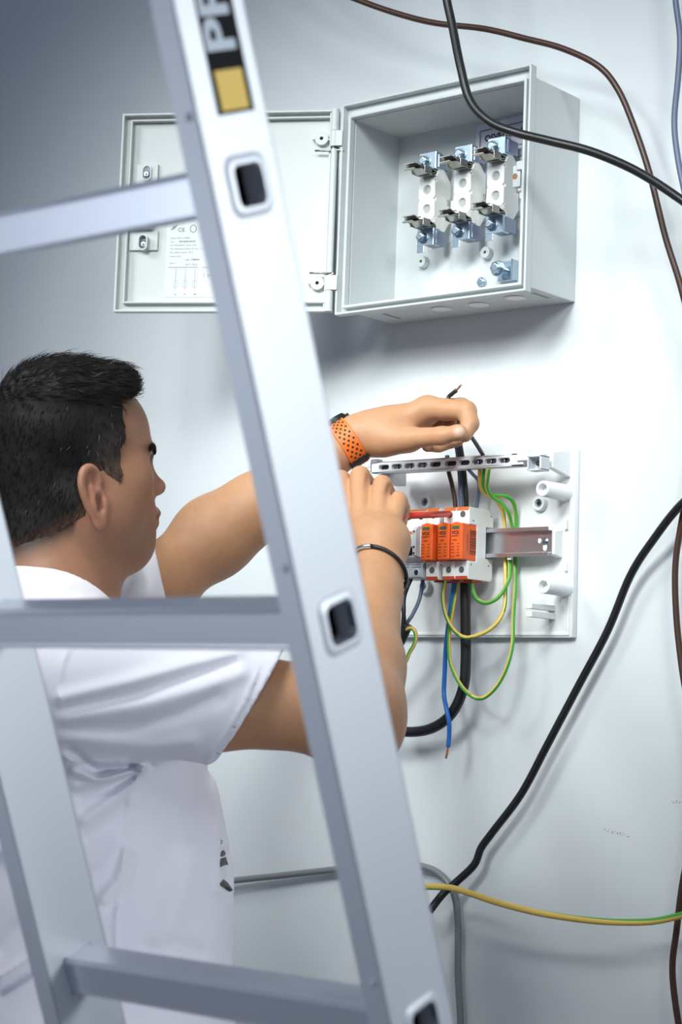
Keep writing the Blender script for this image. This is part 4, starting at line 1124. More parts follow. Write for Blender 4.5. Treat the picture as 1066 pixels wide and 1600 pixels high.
# ears
for s in (1, -1):
    ang, flare = math.radians(16), math.radians(24)
    # ear space: u across (towards the face), v outward, w up the ear
    w_ax = np.array([0, -math.sin(ang), math.cos(ang)]); u_ax = np.array([-s * math.sin(flare), math.cos(flare), math.sin(ang) * .9]); u_ax -= w_ax * (u_ax @ w_ax); u_ax /= np.linalg.norm(u_ax)
    v_ax = np.cross(u_ax, w_ax) * s * -1
    if v_ax[0] * s < 0: v_ax = -v_ax
    EM = HM @ np.stack([u_ax, v_ax, w_ax], 1)
    ec = H(s * .0800, -.0060, -.0540)
    def E_(u, v, w, ec=ec, EM=EM): return ec + EM @ np.array([u, v, w], float)
    body.el(E_(0, -.002, .004), (.0175, .0048, .0330), EM, .006)
    body.rc(E_(.008, -.006, -.012), E_(.004, -.010, .012), .010, .012, .008)
    # helix
    arc = [(.0135, .018), (.0100, .031), (.0010, .0375), (-.0100, .0335), (-.0165, .0210), (-.0170, .0060), (-.0135, -.0100), (-.0085, -.0210)]
    arc = catmull([np.array(q_) for q_ in arc], 4); body.chain([E_(u, .0016, w) for u, w in arc], np.interp(np.linspace(0, 1, len(arc)), [0, .4, 1], [.0034, .0046, .0036]), .006, .003)
    # lobe
    body.el(E_(.0000, .0005, -.0290), (.0105, .0050, .0120), EM, .006)
    # scapha and the bowl, cut in
    body.rc(E_(-.0090, .0062, .0200), E_(-.0100, .0062, .0000), .0042, .0034, .003, True)
    body.el(E_(.0040, .0062, .0215), (.0050, .0062, .0090), EM, .003, True)
    body.el(E_(.0035, .0050, -.0070), (.0078, .0105, .0120), EM, .003, True)
    body.rc(E_(-.0050, .0030, .0130), E_(-.0065, .0030, -.0120), .0030, .0034, .004)
    body.rc(E_(.0060, .0020, .0085), E_(-.0030, .0030, .0040), .0022, .0022, .003)
    body.el(E_(.0130, .0010, -.0090), (.0042, .0042, .0075), EM, .005)

# trunk (inside the shirt)
body.rc(Tq(-.11, .0, -.055), Tq(.11, .0, -.055), .058, .058, .05)
body.el(Tq(0, .025, -.17), (.150, .098, .155), TM, .05)
body.el(Tq(0, .060, -.38), (.140, .110, .22), TM, .05)
body.rc(NB + [0, 0, .02], Tq(-.10, -.01, -.045), .050, .050, .05); body.rc(NB + [0, 0, .02], Tq(.10, -.01, -.045), .050, .050, .05)

def limb(Fd, S, E, W, flat, big=1.0):
    S, E, W = map(np.asarray, (S, E, W))
    d1 = (E - S); d2 = (W - E)
    Fd.rc(S, S + d1 * .45, .058 * big, .0535 * big, .04)
    Fd.rc(S + d1 * .45, S + d1 * .97, .0535 * big, .0445 * big, .03)
    Fd.el(E, (.0445 * big,) * 3, None, .03)
    Fd.rc(E, E + d2 * .30, .0430 * big, .0430 * big, .05)
    Fd.rc(E + d2 * .30, E + d2 * .85, .0430 * big, .0300 * big, .03)
    Fd.rc(E + d2 * .80, W, .0305 * big, .0275 * big, .015)
limb(body, SH_R, EL_R, WR_R, None, 1.07)
limb(body, SH_L, EL_L, WR_L, None, .98)
# elbow point of the near arm
dn_ = EL_R - (SH_R + WR_R) / 2; dn_ /= np.linalg.norm(dn_)
body.el(EL_R + np.array([0, 0, -.026]) + dn_ * .012, (.026, .026, .026), None, .045)

# ---- hands
def finger(pts_, R, k0=.010, kj=.003):
    body.chain(pts_, R, k0, kj)
a_ = aty
# left hand: thumb and forefinger pinch the wire, the others curl behind
wl_ = WR_L
mc = a_(668, 637, -.152)          # knuckle of the forefinger
body.rc(a_(560, 682, -.196), a_(600, 672, -.180), .0285, .0270, .02)
body.rc(a_(585, 668, -.188), mc + [0, 0, -.003], .0220, .0150, .02)
body.rc(a_(600, 680, -.180), a_(655, 655, -.140), .0250, .0200, .02)
body.rc(a_(605, 672, -.165), a_(664, 645, -.122), .0220, .0165, .02)
body.rc(a_(590, 686, -.190), a_(640, 688, -.178), .0200, .0160, .015)          # thenar
finger([a_(600, 690, -.190), a_(643, 685, -.186), a_(690, 681, -.184), a_(717, 676, -.178)], [.0170, .0150, .0122, .0100], .014, .006)
body.el(a_(716, 676, -.180), (.0125, .0105, .0105), None, .006)
finger([mc, a_(696, 640, -.150), a_(729, 642, -.146), a_(735, 662, -.150), a_(727, 680, -.160)], [.0170, .0150, .0140, .0122, .0098], .012, .004)
finger([a_(664, 640, -.124), a_(721, 637, -.108), a_(729, 660, -.110), a_(714, 688, -.134)], [.0150, .0140, .0118, .0098], .010, .003)
finger([a_(658, 646, -.100), a_(706, 650, -.088), a_(706, 688, -.104), a_(686, 697, -.125)], [.0140, .0130, .0108, .0095], .010, .003)
finger([a_(650, 654, -.084), a_(688, 664, -.076), a_(682, 696, -.096), a_(668, 697, -.118)], [.0125, .0112, .0096, .0085], .010, .003)
# right hand: back of the fist towards the camera, fingers closed over the screwdriver's handle
body.rc(WR_R, a_(592, 850, -.340), .0285, .0300, .02)
body.rc(a_(570, 850, -.345), a_(562, 808, -.303), .0240, .0148, .02)
body.rc(a_(592, 850, -.340), a_(594, 812, -.298), .0260, .0150, .02)
body.rc(a_(606, 850, -.335), a_(613, 822, -.296), .0220, .0136, .02)
body.rc(a_(575, 846, -.333), a_(606, 846, -.323), .0255, .0255, .02)
RF = [  # knuckle, middle joint, end joint, tip, radius at the root
    ([a_(541, 806, -.305), a_(533, 750, -.262), a_(548, 772, -.222), a_(566, 800, -.226)], .0132),
    ([a_(564, 800, -.302), a_(563, 744, -.262), a_(578, 762, -.216), a_(592, 798, -.216)], .0136),
    ([a_(592, 805, -.298), a_(597, 758, -.262), a_(608, 776, -.218), a_(612, 806, -.222)], .0132),
    ([a_(613, 818, -.296), a_(622, 782, -.268), a_(629, 794, -.236), a_(626, 818, -.240)], .0122)]
for P_, r_ in RF: finger(P_, [r_ * .98, r_ * 1.04, r_ * .86, r_ * .72], .005, .0015)
for g_ in (((579, 744, -.262), (572, 774, -.303)), ((610, 762, -.262), (603, 783, -.301))): body.rc(a_(*g_[0]), a_(*g_[1]), .0048, .0026, .005, True)
finger([a_(556, 845, -.325), a_(545, 825, -.285), a_(560, 818, -.245), a_(585, 812, -.225)], [.0170, .0150, .0125, .0100], .014, .005)

SKIN_LO = np.minimum.reduce([H(-.12, -.14, -.2), Tq(-.3, -.2, -.6), SH_R - .1, EL_R - .09, WR_L - .1])
SKIN_HI = np.maximum.reduce([H(.12, .14, .15), Tq(.3, .2, -.1), SH_R + .1, EL_R + .09, WR_L + .1, a_(745, 640, -.08) + .03])
SKIN_LO = np.maximum(SKIN_LO, [-.62, -1.05, .93])
me, bv, bq = mesh_field(body, SKIN_LO, SKIN_HI, .0026, 'person', relax(2))

def skin_material():
    m = bpy.data.materials.new('skin'); m.use_nodes = True
    nt = m.node_tree; b = nt.nodes['Principled BSDF']; L = nt.links
    at = nt.nodes.new('ShaderNodeVertexColor'); at.layer_name = 'tone'
    tc = nt.nodes.new('ShaderNodeTexCoord'); n = nt.nodes.new('ShaderNodeTexNoise'); n.inputs['Scale'].default_value = 90; n.inputs['Detail'].default_value = 4
    L.new(tc.outputs['Object'], n.inputs['Vector'])
    mr = nt.nodes.new('ShaderNodeMapRange'); mr.inputs[3].default_value = .90; mr.inputs[4].default_value = 1.10; L.new(n.outputs['Fac'], mr.inputs[0])
    mx = nt.nodes.new('ShaderNodeMix'); mx.data_type = 'RGBA'; mx.blend_type = 'MULTIPLY'; mx.inputs[0].default_value = 1
    L.new(at.outputs['Color'], mx.inputs[6]); L.new(mr.outputs[0], mx.inputs[7]); L.new(mx.outputs[2], b.inputs['Base Color'])
    b.inputs['Roughness'].default_value = .48; b.inputs['Specular IOR Level'].default_value = .35
    b.inputs['Subsurface Weight'].default_value = .12; b.inputs['Subsurface Radius'].default_value = (1.0, .35, .2); b.inputs['Subsurface Scale'].default_value = .006
    n2 = nt.nodes.new('ShaderNodeTexNoise'); n2.inputs['Scale'].default_value = 700; L.new(tc.outputs['Object'], n2.inputs['Vector'])
    bp = nt.nodes.new('ShaderNodeBump'); bp.inputs['Strength'].default_value = .12; bp.inputs['Distance'].default_value = .0006
    L.new(n2.outputs['Fac'], bp.inputs['Height']); L.new(bp.outputs['Normal'], b.inputs['Normal'])
    return m
hl = (bv - HC) @ HM
def gauss(p, c, s): return np.exp(-(((p - np.asarray(c)) / np.asarray(s)) ** 2).sum(1))
col = np.tile(np.array([.52, .275, .145]), (len(bv), 1))
def blend(mask, c): 
    global col
    col = col * (1 - mask[:, None]) + np.asarray(c) * mask[:, None]
ishead = np.clip((hl[:, 2] + .19) / .03, 0, 1) * (np.linalg.norm(hl[:, :2], axis=1) < .15)
blend(ishead, (.335, .168, .096))  # head made darker: its backlit shade is put into the skin colour
beard = np.clip(gauss(hl, (0, .065, -.098), (.075, .055, .030)) * 1.3, 0, 1) * ishead
blend(beard * .42, (.17, .115, .085))
lips = np.clip(1.6 * gauss(hl, (0, .104, -.0645), (.020, .012, .0085)), 0, 1); blend(lips * .6, (.30, .125, .095))
blend(np.clip(gauss(hl, (0, .103, -.030), (.020, .016, .018)), 0, 1) * .45, (.60, .25, .17))
for s in (1, -1):
    blend(np.clip(gauss(hl, (s * .082, -.008, -.054), (.014, .022, .04)), 0, 1) * .5, (.60, .25, .17))
    brow = np.clip(2.2 * gauss(hl, (s * .027, .080, .0170), (.024, .020, .0068)), 0, 1); blend(brow * .92, (.022, .016, .012))
    lash = np.clip(1.5 * gauss(hl, (s * .034, .080, -.0005), (.013, .010, .0024)), 0, 1); blend(lash * .8, (.03, .02, .015))
nail = np.clip(2.5 * np.exp(-(np.linalg.norm(bv - a_(718, 673.5, -.190), axis=1) / .0065) ** 2), 0, 1); blend(nail * .85, (.70, .46, .36))
for P_ in [q[0] for q in RF]:
    for kx in (1,): blend(.25 * np.exp(-(np.linalg.norm(bv - P_[kx], axis=1) / .014) ** 2), (.60, .26, .19))
me.materials.append(skin_material())
person = bpy.data.objects.new('person', me); COL.objects.link(person)
tag(person, 'man in a white t-shirt with short dark hair wiring the board', 'person')

# ---- hair: a close cap with locks, a part of the man
HP = np.array([(.050, .081), (.057, .090), (.060, .101), (.055, .116), (.045, .128), (.040, .17), (-.05, .19), (-.16, .16), (-.16, -.126), (-.095, -.124), (-.048, -.102), (-.014, -.074), (-.006, -.048), (-.004, -.024), (.008, -.020), (.0150, -.0270), (.0310, -.0320), (.033, -.0200), (.029, .0080), (.036, .030), (.029, .050), (.027, .072)])
def poly_sd(p, P):
    d = np.full(len(p), 1e9); s = np.ones(len(p))
    for i in range(len(P)):
        a, b = P[i], P[i - 1]; e = b - a; w_ = p - a
        t = np.clip((w_ @ e) / (e @ e), 0, 1); q = w_ - t[:, None] * e; d = np.minimum(d, (q * q).sum(1))
        c1 = p[:, 1] >= a[1]; c2 = p[:, 1] < b[1]; c3 = e[0] * w_[:, 1] > e[1] * w_[:, 0]
        fl = (c1 & c2 & c3) | (~c1 & ~c2 & ~c3); s = np.where(fl, -s, s)
    return s * np.sqrt(d)
hd_ = poly_sd(np.stack([hl[:, 1] * np.where(np.abs(hl[:, 0]) < .2, 1, 1), hl[:, 2]], 1), HP)
stub = np.clip(1 - hd_ / .022, 0, 1) ** 1.5 * ishead * np.clip((.0 - hl[:, 2]) / .03, 0, 1) * np.clip((-.022 - hl[:, 1]) / .004, 0, 1) * (np.abs(hl[:, 0]) < .079)
blend(stub * .88, (.018, .014, .012))
paint(me, 'tone', np.clip(col, 0, 1))
skull = Field(); skull.ops = body.ops[:N_SKULL]
def vnoise(p, sc, seed):
    r3 = np.random.default_rng(seed); s = 0
    for k in range(5):
        d = r3.normal(size=3); ph = r3.uniform(0, 6.28); s = s + np.sin(p @ d * sc * (1 + .35 * k) + ph) / (1 + .35 * k)
    return s / 3
def hair_t(q):
    top = np.clip((q[:, 2] - .045) / .05, 0, 1); t = .0035 + .0105 * top * top * (3 - 2 * top)
    t += .012 * np.exp(-(((q[:, 1] - .046) / .026) ** 2 + ((q[:, 2] - .105) / .028) ** 2))
    back = np.clip((-q[:, 1] - .02) / .06, 0, 1) * np.clip((q[:, 2] + .07) / .06, 0, 1); t += .006 * back
    # locks run forward over the crown and down the sides
    u = q[:, 0] * 1.0 + q[:, 2] * .5; lock = np.sin(u * 420 + 2.2 * vnoise(q, 60, 3)) * .0011 + vnoise(q * [1, .45, 1], 150, 5) * .0014
    return t + lock * (.10 + 1.0 * top)
def hair_f(p, c=None, rad=None, margin=.05):
    q = (p - HC) @ HM
    base = skull(p, c, rad, margin)
    ax = np.abs(q[:, 0])
    # towards the middle of the forehead the hairline rises
    sd = poly_sd(np.stack([q[:, 1] + .012 * vnoise(q, 90, 9) * .25, q[:, 2] + .003 * vnoise(q, 160, 11)], 1), HP)
    low = np.clip((.03 - q[:, 2]) / .04, 0, 1); tt = hair_t(q) * (1 - low * (1 - np.clip(-sd / .014, 0, 1)))
    return smax(base - tt - .0004, sd, .003)
hlo = HC - [.17, .17, .14]; hhi = HC + [.17, .17, .17]
hm_, hv, hq = mesh_field(hair_f, hlo, hhi, .0022, 'hair', relax(1))
hq_l = (hv - HC) @ HM
side = np.clip((.055 - hq_l[:, 2]) / .05, 0, 1)
nape = np.clip((-hq_l[:, 2] - .02) / .07, 0, 1)
hc = np.tile(np.array([.0085, .0072, .0066]), (len(hv), 1))
temple = np.exp(-(((hq_l[:, 1] - .018) / .026) ** 2 + ((hq_l[:, 2] - .0) / .035) ** 2)) * (np.abs(hq_l[:, 0]) > .04)
hc = hc * (1 - temple[:, None] * .8) + np.array([.060, .050, .043]) * temple[:, None] * .8
edge = np.clip(1 + poly_sd(hq_l[:, 1:], HP) / .018, 0, 1) * (hq_l[:, 2] < .0)
hc = hc * (1 - .6 * edge[:, None]) + np.array([.16, .09, .06]) * .6 * edge[:, None]
paint(hm_, 'tone', hc)
def hair_material(name, rough):
    m = bpy.data.materials.new(name); m.use_nodes = True; nt = m.node_tree; b = nt.nodes['Principled BSDF']
    at = nt.nodes.new('ShaderNodeVertexColor'); at.layer_name = 'tone'; nt.links.new(at.outputs['Color'], b.inputs['Base Color'])
    b.inputs['Roughness'].default_value = rough; b.inputs['Specular IOR Level'].default_value = .22
    return m
M_HAIR = hair_material('dark_hair', .62)
hm_.materials.append(M_HAIR)
hair = bpy.data.objects.new('hair', hm_); COL.objects.link(hair); hair.parent = person
hair['label'] = 'short near-black hair with greying temples'
# single hairs over the cap
def strands():
    r4 = np.random.default_rng(21)
    # area-ish sampling: one vertex per draw
    nrm = np.zeros_like(hv)
    a, b, c = hv[hq[:, 0]], hv[hq[:, 1]], hv[hq[:, 2]]; fn = np.cross(b - a, c - a)
    for k in range(4): np.add.at(nrm, hq[:, k], fn)
    nrm /= np.linalg.norm(nrm, axis=1)[:, None] + 1e-12
    outside = ((skull(hv) > .001))
    cand = np.where(outside)[0]
    pick = r4.choice(cand, 7000)
    V_, Fc, Cc = [], [], []
    for i in pick:
        q = hq_l[i]; n = nrm[i]
        if q[2] > .06: d = HM @ np.array([.25 * r4.normal() + .15 * np.sign(q[0]), 1.0, .10 + .2 * r4.normal()]); L_ = r4.uniform(.012, .026)
        elif q[1] > -.005: d = HM @ np.array([0, .35 + .25 * r4.normal(), -1.0]); L_ = r4.uniform(.006, .013)
        else: d = HM @ np.array([0, -.35 + .2 * r4.normal(), -1.0]); L_ = r4.uniform(.006, .012)
        if q[1] > .040 and q[2] > .075: d = HM @ np.array([.35 * r4.normal(), .7, .5 - .5 * r4.random()]); L_ = r4.uniform(.006, .015)
        d = d - n * (d @ n); d /= np.linalg.norm(d) + 1e-9
        sdir = np.cross(d, n); w0 = .00042
        p0 = hv[i] - n * .001; lift = r4.uniform(.03, .22)
        ptsx = [p0, p0 + d * L_ * .4 + n * L_ * lift, p0 + d * L_ * .75 + n * L_ * lift * 1.1, p0 + d * L_ + n * L_ * lift * .7]
        g = np.clip(r4.normal(1, .4), .3, 2.5); base = hc[i] * g
        if r4.random() < .012 + .05 * temple[i]: base = np.array([.16, .145, .13])
        s0 = len(V_)
        for t, ww in zip(ptsx, (1, .85, .55, .1)):
            V_ += [t + sdir * w0 * ww, t - sdir * w0 * ww, t + n * w0 * ww * 1.2]; Cc += [base] * 3
        for sgm in range(3):
            for e in range(3):
                x, y = s0 + sgm * 3 + e, s0 + sgm * 3 + (e + 1) % 3; Fc.append((x, y, y + 3, x + 3))
    mm = bpy.data.meshes.new('hair_strands'); mm.from_pydata([tuple(v) for v in V_], [], Fc)
    paint(mm, 'tone', np.array(Cc)); mm.polygons.foreach_set('use_smooth', [True] * len(mm.polygons))
    mm.materials.append(M_HAIR)
    o = bpy.data.objects.new('hair_strands', mm); COL.objects.link(o); o.parent = person; o['kind'] = 'stuff'
strands()
# eyes
for s in (1, -1):
    b = MB(); c = H(s * .031, .0625, -.0045); b.ball(c, .0122, 20); e = b.build('eyeball', mat('eye_white', (.72, .70, .66), .2), person, smooth=True)
    ax = HM @ np.array([0, 1, -.25]); b = MB(); b.lathe([(.0056, 0), (.0050, .0010), (.0003, .0014)], c + ax / np.linalg.norm(ax) * .0113, ax, 18); b.build('iris', mat('brown_iris', (.05, .028, .015), .15), e, auto=60)

# eyebrows: short dense hairs on the ridge
def eyebrow(s):
    r5 = np.random.default_rng(5 + s); V_, Fc = [], []
    for k in range(420):
        t = r5.random(); x = s * (.010 + .040 * t); z = .0155 + .0065 * math.sin(t * 2.6) - .004 * t + r5.normal() * .0022 * (1 - .5 * t)
        o_ = H(x, .13, z); st = np.linspace(0, .10, 200); v = body(o_ - st[:, None] * hf); i = np.argmax(v < .0005)
        p0 = o_ - st[i] * hf
        d = HM @ np.array([s * (.9 + .2 * r5.normal()), -.25 - .5 * t, .35 + .25 * r5.normal()]); d /= np.linalg.norm(d); L_ = r5.uniform(.006, .010)
        n_ = HM @ np.array([s * .5, .85, .1]); sd_ = np.cross(d, n_); sd_ /= np.linalg.norm(sd_); w0 = .0005; s0 = len(V_)
        for q_, ww in ((p0 - n_ * .0008, 1), (p0 + d * L_ * .6 + n_ * .0014, .8), (p0 + d * L_ + n_ * .0010, .15)):
            V_ += [q_ + sd_ * w0 * ww, q_ - sd_ * w0 * ww, q_ + n_ * w0 * ww]
        for g_ in range(2):
            for e in range(3):
                a, b = s0 + g_ * 3 + e, s0 + g_ * 3 + (e + 1) % 3; Fc.append((a, b, b + 3, a + 3))
    mm = bpy.data.meshes.new('eyebrow'); mm.from_pydata([tuple(v) for v in V_], [], Fc); paint(mm, 'tone', np.tile([.010, .008, .007], (len(V_), 1)))
    mm.materials.append(M_HAIR); o = bpy.data.objects.new('eyebrow', mm); COL.objects.link(o); o.parent = person; o['kind'] = 'stuff'
eyebrow(1); eyebrow(-1)

# ---- t-shirt: a loose shell with open sleeves, neck and hem, a part of the man
ad_r = EL_R - SH_R; ad_r /= np.linalg.norm(ad_r)
ad_l = EL_L - SH_L; ad_l /= np.linalg.norm(ad_l)
def on_axis(px, py, S, d):
    """the point of the line S + t d nearest to the sight line through px, py"""
    r = ray(px, py); r = r / np.linalg.norm(r); w0 = S - CAM; b = d @ r
    t = (b * (r @ w0) - d @ w0) / (1 - b * b); return S + d * t
HEM_R = on_axis(388, 1122, SH_R, ad_r)
nR = ad_r * .90 + np.array([0, 0, -1]) * .42; nR /= np.linalg.norm(nR)
HEM_L = on_axis(240, 902, SH_L, ad_l)
nL = ad_l * .30 + RGT * .85; nL /= np.linalg.norm(nL)
def shirt_shapes(cut):
    s = Field()
    s.el(Tq(0, .035, -.165), (.178, .152, .170), TM, .05)
    s.el(Tq(0, .058, -.34), (.166, .180, .20), TM, .06)
    s.el(Tq(0, .062, -.53), (.168, .186, .22), TM, .06)
    s.rc(Tq(0, -.015, .00), Tq(.12, .005, -.055), .070, .066, .05); s.rc(Tq(0, -.015, .00), Tq(-.12, .02, -.050), .070, .066, .05)
    s.rc(Tq(.12, .005, -.060), SH_R, .066, .074, .05)
    s.rc(SH_R, HEM_R + ad_r * .06, .0760, .0755, .05, cut=(HEM_R, nR) if cut else None)
    s.rc(Tq(-.12, .02, -.055), SH_L, .070, .077, .05)
    s.rc(SH_L, HEM_L + ad_l * .06, .0770, .0700, .05, cut=(HEM_L, nL) if cut else None)
    return s
sh_out, sh_in = shirt_shapes(True), shirt_shapes(False)
FOLDS = [  # photograph polylines of ridges (+) and valleys (-): points, height, half width in px
    ([(97, 1092), (203, 1066), (293, 1039), (368, 1020)], .0045, 13), ([(100, 1108), (210, 1084), (300, 1056), (365, 1036)], -.0040, 10),
    ([(104, 1122), (225, 1103), (315, 1076), (376, 1051)], .0045, 14), ([(100, 1140), (200, 1136), (280, 1118), (340, 1090)], -.0038, 12),
    ([(104, 1150), (180, 1163), (240, 1168), (300, 1160)], .0038, 15), ([(108, 1172), (153, 1207), (198, 1200), (232, 1196)], -.0055, 7),
    ([(108, 1186), (150, 1192), (190, 1190)], .0030, 6), ([(115, 1206), (160, 1219), (205, 1206), (226, 1199)], .0040, 7), ([(119, 1229), (180, 1213), (220, 1201)], .0040, 8), ([(124, 1245), (180, 1228), (215, 1208)], -.0040, 8),
    ([(133, 1282), (167, 1257), (198, 1231), (220, 1206)], .0042, 9), ([(130, 1262), (165, 1240), (205, 1212)], -.0032, 8), ([(138, 1310), (172, 1288), (196, 1262)], -.0035, 10),
    ([(162, 1404), (186, 1375), (197, 1330)], .0055, 9), ([(172, 1420), (197, 1392), (208, 1345)], -.0030, 9), ([(140, 1370), (165, 1350), (184, 1318)], .0030, 10),
    ([(225, 1200), (204, 1235), (199, 1303), (181, 1440), (184, 1520)], .0022, 4),
    ([(279, 1208), (288, 1258), (270, 1330), (235, 1400)], -.0034, 22), ([(252, 1470), (268, 1430), (285, 1390), (300, 1330)], .0045, 20), ([(235, 1484), (270, 1478), (305, 1490)], -.0055, 15), ([(320, 1240), (328, 1310), (322, 1400), (340, 1460)], .0030, 18), ([(338, 1210), (343, 1290), (342, 1390)], .0040, 9), ([(354, 1330), (353, 1400)], -.0030, 6),
    ([(0, 1528), (30, 1508), (62, 1486)], .0055, 9), ([(0, 1545), (40, 1520), (70, 1500)], -.0045, 10), ([(0, 1330), (20, 1322), (40, 1300)], .0045, 10), ([(0, 1480), (25, 1455), (50, 1440)], -.003, 16),
    ([(404, 1047), (384, 1096), (352, 1150), (322, 1195)], .0016, 3.5), ([(410, 1045), (390, 1096), (358, 1152), (328, 1200)], -.0014, 3.5),
    ([(108, 1012), (96, 1040), (91, 1070), (95, 1105)], .0020, 4), ([(48, 930), (90, 940), (140, 948)], -.0025, 9), ([(60, 912), (100, 924), (150, 938)], .002, 6), ([(196, 885), (205, 905), (200, 935)], .003, 7), ([(222, 880), (228, 905), (224, 940)], -.003, 8)]
def seg_d(p, P):
    P = np.asarray(P, float); d = np.full(len(p), 1e9)
    for a, b in zip(P[:-1], P[1:]):
        e = b - a; w_ = p - a; t = np.clip((w_ @ e) / (e @ e), 0, 1); q = w_ - t[:, None] * e; d = np.minimum(d, np.sqrt((q * q).sum(1)))
    return d
FB = [(np.asarray(P, float), A_, W_, np.min(P, 0) - 3 * W_, np.max(P, 0) + 3 * W_) for P, A_, W_ in FOLDS]
def folds(p):
    q = proj(p); dsp = np.zeros(len(p))
    depth = (p - CAM) @ FWD
    lo_, hi_ = q.min(0), q.max(0)
    for P, A_, W_, l, h_ in FB:
        if (hi_ < l).any() or (lo_ > h_).any(): continue
        dsp += 1.25 * A_ * np.exp(-(seg_d(q, P) / W_) ** 2)
    near = np.clip((2.50 - depth) / .06, 0, 1)      # the folds are on the side turned to the camera
    far = np.clip((depth - 2.44) / .04, 0, 1) * (q[:, 0] > 185) * (q[:, 1] < 950)
    return dsp * np.maximum(near, far) + .0012 * vnoise(p, 28, 31)
nk_a, nk_b = H(0, -.020, -.02), H(0, -.026, -.26)
def shirt_f(p, c=None, rad=None, margin=.05):
    o = sh_out(p, c, rad, margin + .02); i = sh_in(p, c, rad, margin + .02)
    if np.abs(o).min() > .1: return np.minimum(o, .2)
    dsp = folds(p)
    nk = round_cone(p, nk_a, nk_b, .0720, .0830)
    band = np.exp(-((nk - .007) / .0065) ** 4) * .0016
    inner_dist = np.minimum(np.abs((p - HEM_R) @ nR) + 1.0 * (np.linalg.norm(p - HEM_R, axis=1) > .16), np.abs((p - HEM_L) @ nL) + 1.0 * (np.linalg.norm(p - HEM_L, axis=1) > .16))
    inner_dist = np.minimum(inner_dist, np.abs(nk))
    th = .0060 + .0120 * np.clip((inner_dist - .012) / .03, 0, 1)
    o = o - dsp - band; i = i - dsp * (th < .008)
    d = np.maximum(o, -(i + th))
    d = np.maximum(d, -nk)
    return np.maximum(d, .845 - p[:, 2])
sl = np.minimum.reduce([Tq(-.32, -.2, -.2), HEM_R - .12, SH_L - .12, Tq(.3, -.2, -.2), Tq(-.2, .3, -.2)]); sl[2] = .835
shi = np.maximum.reduce([Tq(-.3, .3, .1), HEM_R + .12, HEM_L + .12, SH_L + .12, Tq(.3, .3, .1)])
tm_, tv, tq_ = mesh_field(shirt_f, sl, shi, .0030, 't_shirt', relax(1))
def cloth_material():
    m = bpy.data.materials.new('white_jersey'); m.use_nodes = True; nt = m.node_tree; b = nt.nodes['Principled BSDF']; L = nt.links
    b.inputs['Base Color'].default_value = (.86, .86, .91, 1); b.inputs['Roughness'].default_value = .8
    b.inputs['Sheen Weight'].default_value = .15; b.inputs['Specular IOR Level'].default_value = .2
    tc = nt.nodes.new('ShaderNodeTexCoord'); n = nt.nodes.new('ShaderNodeTexNoise'); n.inputs['Scale'].default_value = 900
    L.new(tc.outputs['Object'], n.inputs['Vector']); bp = nt.nodes.new('ShaderNodeBump'); bp.inputs['Strength'].default_value = .15; bp.inputs['Distance'].default_value = .0005
    L.new(n.outputs['Fac'], bp.inputs['Height']); L.new(bp.outputs['Normal'], b.inputs['Normal'])
    return m
tm_.materials.append(cloth_material())
shirt = bpy.data.objects.new('t_shirt', tm_); COL.objects.link(shirt); shirt.parent = person
shirt['label'] = 'loose white t-shirt'
# print on the shirt's front, laid on the cloth
from mathutils.bvhtree import BVHTree
tree = BVHTree.FromPolygons([tuple(v) for v in tv], [tuple(int(i) for i in q) for q in tq_])
pm = MB()
for poly in [[(345, 1331), (349, 1328), (352, 1334), (350, 1337), (344, 1339)], [(344, 1342), (352, 1339), (356, 1351), (350, 1352), (343.5, 1355)], [(343, 1381), (348.5, 1374), (355, 1379), (360, 1386), (363, 1391), (358.5, 1393.5), (350, 1388), (344, 1384)], [(344, 1318), (346, 1316), (346, 1319)], [(345, 1312), (347, 1314), (345.5, 1316)], [(363, 1397), (366, 1404), (364, 1399)]]:
    P3 = []
    for i in range(len(poly)):
        a, b = np.array(poly[i], float), np.array(poly[(i + 1) % len(poly)], float)
        for t in (0, .33, .66):
            x, y = a + (b - a) * t; r = Vector(ray(x, y)).normalized(); hit = tree.ray_cast(Vector(CAM), r)
            if hit[0] is not None: P3.append(hit[0] + hit[1] * .0008)
    if len(P3) > 3:
        c = sum(P3, Vector()) / len(P3); cv = pm.bm.verts.new(c); vs = [pm.bm.verts.new(p) for p in P3]
        for i in range(len(vs)): pm.bm.faces.new((cv, vs[i], vs[(i + 1) % len(vs)]))
pm.build('front_print', M_BLACK, shirt)
# small woven tag inside the collar
cA, cB = H(.055, -.050, -.150), H(.062, -.034, -.158)
MB().tube([cA, (cA + cB) / 2 + [0, 0, .002], cB], .0022, n=6, sub=4).build('neck_tag', M_BLACK, shirt)

# ---- trousers and shoes (below the frame)
tr = Field()
hip = Tq(0, .045, -.52); fl_ = [Tq(.115, .06, 0), Tq(-.115, .05, 0)]
tr.el(hip, (.140, .110, .12), TM, .05)
for s, f0 in ((1, fl_[0]), (-1, fl_[1])):
    ft = np.array([f0[0], f0[1], .09]); kn = np.array([f0[0] + .02, f0[1] + .03, .50])
    tr.rc(hip + TM @ np.array([s * .070, .01, -.03]), kn, .078, .066, .05); tr.rc(kn, ft, .068, .056, .04)
mt_, _, _ = mesh_field(lambda p, c=None, r=None, m=.05: np.maximum(np.maximum(tr(p, c, r, m), .05 - p[:, 2]), p[:, 2] - .90), hip - [.35, .35, 0] - [0, 0, hip[2] - .03], hip + [.35, .35, .14], .009, 'trousers', relax(1))
mt_.materials.append(mat('grey_work_trousers', (.30, .30, .36), .85, noise=.1, nscale=30))
o = bpy.data.objects.new('trousers', mt_); COL.objects.link(o); o.parent = person
